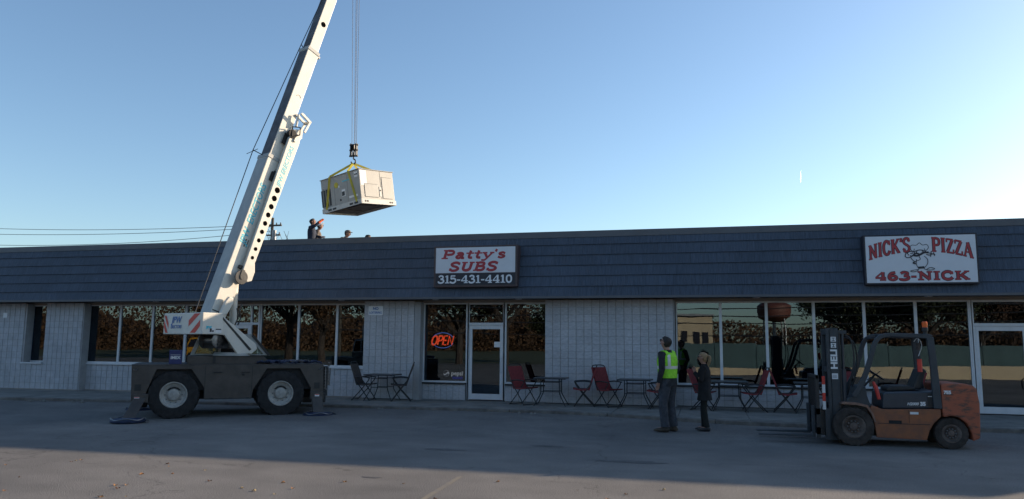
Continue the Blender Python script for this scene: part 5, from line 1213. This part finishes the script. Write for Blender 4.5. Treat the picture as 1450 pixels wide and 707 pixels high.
# vertical lettering on the mast
yc = .22-.0135
sans('HELI', .15, 'lettering', MT['white'], FK, facing((-1.005,yc,1.48), (0,0,1), (-1,0,0)), .006, wx=1.2)
for z in (1.72,1.83): 
    M().box((-1.052,yc-.001,z-.040),(-.965,yc+.003,z+.045)).build('logo_plate', MT['white'], FK, smooth=False)
    m = M(); m.box((-1.035,yc-.003,z-.03),(-.985,yc-.0005,z-.018)).box((-1.035,yc-.003,z+.018),(-.985,yc-.0005,z+.03)).box((-1.015,yc-.003,z-.018),(-1.003,yc-.0005,z+.018)); m.build('logo_mark', MT['fork_grey'], FK, smooth=False)
M().box((-1.055,yc-.001,1.13),(-.955,yc+.003,1.23)).build('capacity_plate', MT['sign_face'], FK, smooth=False)
m = M()
for z in (1.155,1.175,1.195): m.box((-1.045,yc-.003,z),(-.975,yc-.0005,z+.006))
m.build('plate_print', MT['fork_grey'], FK, smooth=False)
# ---------------------------------------------------------------- things behind the building, in the sky
UP = empty('utility_pole', (-41.0,45,0)); tag(UP, 'wooden utility pole with two crossarms beyond the roof, behind the boom', 'utility pole')
M().tube([(0,0,0),(0,0,13.9)], [.2,.13], 10).build('pole', MT['wood'], UP)
m = M(); m.box((-.95,-.08,13.05),(1.0,.08,13.2)); m.box((-.6,-.08,12.1),(.9,.08,12.24)); m.build('crossarm', MT['wood'], UP, smooth=False)
m = M()
for x, z in ((-.85,13.2),(-.4,13.2),(.45,13.2),(.9,13.2),(.8,12.24)): m.tube([(x,0,z),(x,0,z+.2)], [.07,.05], 8)
m.build('insulator', MT['black'], UP)
M().tube([(.35,-.2,11.6),(.35,-.2,12.6)], .22, 12).build('transformer', MT['steel'], UP)
for za, zb, dip, lab in ((13.25,13.95,.35,'topmost power line crossing the sky at left'),(13.0,13.3,.35,'middle power line crossing the sky at left'),(12.6,12.1,.55,'lowest sagging power line crossing the sky at left')):
    P = [(-41.0-(36)*k/14, 45, za+(zb-za)*k/14-dip*4*(k/14)*(1-k/14)) for k in range(15)]; P2 = [(-77.0-45*k/8, 45, zb-.8*4*(k/8)*(1-k/8)) for k in range(1, 9)]
    tag(M().tube(P+P2, .028, 5).build('power_line', MT['rope']), lab, 'power line')
tree_mats = {}
def leafmat(name, c, c2):
    if name not in tree_mats: tree_mats[name] = mat(name, c, .8, scale=.6, col2=c2, thr=(.4,.62))
    return tree_mats[name]
def tree_mesh(seed, h, r, nleaf, leaf, lm, bare=False):
    random.seed(seed); tr = M(); tips = []
    def limb(p, d, L, rd, lv):
        q = p+d*L*.5+Vector((random.uniform(-.1,.1),random.uniform(-.1,.1),.05))*L*.5; e = p+d*L+Vector((0,0,.1*L)); tr.tube([p,q,e], [rd,rd*.8,rd*.55], 5, cap=False)
        if lv == 0 or L < .4: tips.append(e); tips.append(q); return
        for k in range(random.choice((3,4))):
            a = random.uniform(0,6.28); t = random.uniform(.35,.95); v = (d+Vector((math.cos(a)*t, math.sin(a)*t, random.uniform(-.1,.5)))).normalized(); limb(e if k < 2 else q, v, L*random.uniform(.6,.78), rd*.55, lv-1)
    tr.tube([(0,0,-.1),(.05,.03,h*.15),(0,0,h*.3)], [r*.075,r*.06,r*.05], 8)
    for k in range(5):
        a = 2*math.pi*k/5+random.uniform(-.4,.4); limb(Vector((0,0,h*random.uniform(.22,.32))), Vector((math.cos(a)*.8, math.sin(a)*.8, random.uniform(.5,1.1))).normalized(), h*.25, r*.035, 3)
    limb(Vector((0,0,h*.3)), Vector((0,0,1)), h*.28, r*.04, 3)
    trunk = tr.mesh('trunk', MT['bark'])
    lf = M(); cl = [random.choice(tips)+Vector([random.gauss(0, r*.06) for _ in range(3)]) for _ in range(max(30, nleaf//22))]
    for k in range(nleaf):
        c = random.choice(cl)+Vector([random.gauss(0, r*.075) for _ in range(3)]); n = Vector([random.gauss(0,1) for _ in range(3)]).normalized(); a = n.orthogonal().normalized()*leaf*random.uniform(.6,1.3); b = n.cross(a)*.7
        lf.poly([c-a, c-b, c+a, c+b])
    return trunk, lf.mesh('crown', lm, smooth=False)
# bare branches beside the pole
ORG = leafmat('autumn leaves', (.16,.075,.03), (.06,.035,.02)); GRN = leafmat('dark leaves', (.06,.065,.025), (.025,.032,.012)); BRN = leafmat('russet leaves', (.12,.05,.025), (.05,.03,.02))
TM = {'a': tree_mesh(1, 9, 4.2, 14000, .105, ORG), 'b': tree_mesh(2, 8, 3.8, 14000, .105, GRN), 'c': tree_mesh(3, 10, 4.5, 15000, .11, BRN), 'bare': tree_mesh(4, 12.5, 3.5, 300, .08, BRN)}
def tree(kind, loc, sc, rz, lab, cat='tree', group=None):
    r = empty('tree', loc, rz); r.scale = (sc,)*3; tag(r, lab, cat, group); t, c = TM[kind]; place('trunk', t, r); place('crown', c, r); return r
tree('bare', (-39.9,45,0), 1.03, 0, 'bare tree tip poking over the roof beside the pole')
# contrail
ICE = bpy.data.materials.new('ice cloud'); ICE.use_nodes = True; _n = ICE.node_tree.nodes; _l = ICE.node_tree.links; _n.clear()
_o = _n.new('ShaderNodeOutputMaterial'); _t = _n.new('ShaderNodeBsdfTranslucent'); _t.inputs[0].default_value = (1,1,1,1); _d = _n.new('ShaderNodeBsdfDiffuse'); _d.inputs[0].default_value = (1,1,1,1); _m = _n.new('ShaderNodeAddShader')
_l.new(_t.outputs[0], _m.inputs[0]); _l.new(_d.outputs[0], _m.inputs[1]); _x = _n.new('ShaderNodeMixShader'); _x.inputs[0].default_value = .4; _tr = _n.new('ShaderNodeBsdfTransparent'); _l.new(_tr.outputs[0], _x.inputs[1]); _l.new(_m.outputs[0], _x.inputs[2]); _l.new(_x.outputs[0], _o.inputs[0])
m = M(); m.tube([(371.5,3000,625),(372.2,3000,645),(373.3,3000,672)], [.5,1.2,.5], 8); tag(m.build('contrail', ICE), 'short white contrail streak in the sky at right', 'contrail')

# ---------------------------------------------------------------- what the windows mirror (behind the camera)
lawn = M(); lawn.poly([(-200,-46,.01),(-200,-400,.01),(200,-400,.01),(200,-46,.01)]); tag(lawn.build('lawn', MT['grass'], smooth=False), kind='structure')
green = mat('green screen cloth', (.09,.15,.155), .8, var=.1, scale=1); beige = mat('beige metal wall', (.72,.55,.36), .7, var=.05, scale=1); tanr = mat('tan wall', (.5,.42,.3), .7)
FN = empty('screened_fence', (0,-27,0)); tag(FN, 'long green screened fence across the lot, mirrored in the windows', 'fence')
for k in range(12): M().box((-1.8+k*2.4,-.02,.1),(-1.8+k*2.4+2.36,.02,1.85+.05*math.sin(k*2.1))).build('screen_panel', green, FN, smooth=False)
for k in range(13): M().tube([(-1.82+k*2.4,-.06,0),(-1.82+k*2.4,-.06,2.0)], .03, 8).build('post', MT['steel'], FN)
LW = empty('low_wall', (0,-26.2,0)); tag(LW, 'low beige wall in front of the green screened fence, mirrored in the windows', 'wall')
for k in range(10):
    h0 = .42+.055*k; M().box((-1.8+k*2.7,-.12,0),(-1.8+k*2.7+2.68,.12,h0)).build('wall_section', beige, LW, smooth=False)
HB2 = empty('beige_building', (-1.0,-64,0)); tag(HB2, 'beige building with three dark windows mirrored in the restaurant glass', 'building')
M().box((-1.8,-8,0),(1.9,0,5.0)).build('wall', beige, HB2, smooth=False)
for x in (-1.1,.2,1.1): M().box((x-.32,.0,2.0),(x+.32,.05,3.3)).build('window', MT['sign_dark'], HB2, smooth=False)
M().box((-2.0,-8.2,5.0),(2.1,.3,5.15)).build('roof', MT['smooth_wall'], HB2, smooth=False)
WT = empty('water_tower', (11.2,-111,0)); tag(WT, 'rust red water tower on legs mirrored in the restaurant glass', 'water tower')
m = M(); m.lathe([(.2,-1.7),(1.5,-1.5),(2.5,-.9),(2.7,-.1),(2.7,.9),(1.9,1.5),(.3,1.9)], (0,0,7.4), (0,0,1), 24); m.build('tank', mat('rust red tank paint', (.16,.05,.035), .6), WT)
m = M()
for a in range(4): m.tube([(2.2*math.cos(a*1.57+.7),2.2*math.sin(a*1.57+.7),0),(1.9*math.cos(a*1.57+.7),1.9*math.sin(a*1.57+.7),7.0)], .12, 8)
m.tube([(0,0,0),(0,0,5.8)], .25, 10); m.build('tower_leg', MT['steel'], WT)
spots = [('a',-44,-40,1.25,'leftmost autumn tree behind the camera'),('c',-38,-44,1.19,'russet tree behind the yellow truck, behind the camera'),('a',-33,-41,1.12,'autumn tree left of the truck gap, behind the camera'),('c',-28.5,-43,1.19,'russet tree mirrored by the cab end of the crane'),('a',-24,-40,1.06,'small orange tree mirrored left of the sub shop door'),('b',-20.5,-42,1.25,'dark tree mirrored over the glass door'),('c',-16.5,-42,1.25,'russet tree mirrored right of the glass door'),('b',-12.5,-48,0.80,'low dark tree beside the beige building'),('b',11.5,-44,1.00,'dark round tree right of the water tower'),('b',16,-42,1.05,'big dark tree behind the screened fence'),('c',21,-46,0.90,'russet tree at the far right behind the fence'),('a',30,-60,1.10,'tall autumn tree far right behind the camera'),('a',-58,-60,1.50,'tall autumn tree far left behind the camera')]
for k, x, y, s_, lab in spots: tree(k, (x,y,0), s_, random.uniform(0,6), lab)
TK = empty('yellow_truck', (-35.9,-31.5,0)); tag(TK, 'yellow truck parked behind the camera, mirrored through the crane cab', 'truck')
yel = mat('yellow truck paint', (.62,.28,.02), .4, var=.06)
M().box((-1.9,-1.1,.55),(-.1,1.1,1.9)).build('body', yel, TK, smooth=False, bevel=.06); M().xz([(-3.2,.55),(-3.2,1.3),(-2.7,2.0),(-1.95,2.1),(-1.95,.55)], -1.05, 1.05).build('cab', yel, TK, smooth=False, bevel=.05)
M().xz([(-2.95,1.3),(-2.65,1.85),(-2.1,1.9),(-2.1,1.3)], 1.05, 1.06).build('side_window', MT['sign_dark'], TK, smooth=False)
for x in (-2.5,-.7):
    for y in (-.95,.95): M().lathe([(.15,-.14),(.45,-.14),(.48,-.08),(.48,.08),(.45,.14),(.15,.14)], (x,y,.48), (0,1,0), 24).build('wheel', MT['rubber'], TK)
for x, lab in ((-26,'left wooden power pole behind the camera'),(24,'right wooden power pole behind the camera')):
    p_ = empty('utility_pole', (x,-30.5,0)); tag(p_, lab, 'utility pole'); M().tube([(0,0,0),(0,0,6.2)], [.15,.1], 8).build('pole', MT['wood'], p_); M().box((-.1,-.9,4.4),(.1,.9,4.52)).build('crossarm', MT['wood'], p_, smooth=False)
for k, (z, lab) in enumerate(((4.5,'highest wire behind the camera'),(4.0,'second wire from the top behind the camera'),(3.5,'third wire from the top behind the camera'),(2.7,'lowest wire behind the camera'))):
    P = [(-26+50*t/16, -30.5+.3*k-.5, z-.6*4*(t/16)*(1-t/16)*.6) for t in range(17)]; tag(M().tube(P, .035, 5).build('power_line', MT['rope']), lab, 'power line')
# far tree line all round behind the camera
random.seed(3); m = M()
for k in range(120000):
    a = random.uniform(rad(185), rad(355)); R_ = random.uniform(150, 185); h = (random.random()**1.25)*(9+3*math.sin(a*9)+2*math.sin(a*23)+(4 if a < rad(262) else 0)); c = Vector((R_*math.cos(a), R_*math.sin(a), h))
    n = Vector([random.gauss(0,1) for _ in range(3)]).normalized(); u_ = n.orthogonal().normalized()*random.uniform(.18,.42); v_ = n.cross(u_); m.poly([c-u_, c-v_*.7, c+u_, c+v_*.7])
def crest(a): return 4.6+1.6*math.sin(a*9)+1.1*math.sin(a*23)+.7*math.sin(a*71)+.5*math.sin(a*157)+(3.0 if a < rad(262) else 0)
N_ = 700; P_ = []
for k in range(N_+1):
    a = rad(185)+(rad(355)-rad(185))*k/N_; R_ = 187+2*math.sin(a*211); c_ = crest(a)*random.uniform(.85,1.1)
    P_.append([(R_*math.cos(a), R_*math.sin(a), 0), ((R_-3)*math.cos(a), (R_-3)*math.sin(a), c_*.55), ((R_+3)*math.cos(a), (R_+3)*math.sin(a), c_)])
for A_, B_ in zip(P_[:-1], P_[1:]):
    m.poly([A_[0], B_[0], B_[1], A_[1]]); m.poly([A_[1], B_[1], B_[2], A_[2]])
tag(m.build('far_wood', ORG, smooth=False), 'distant autumn wood along the horizon behind the camera', 'wood', kind='stuff')
bpy.context.view_layer.update()
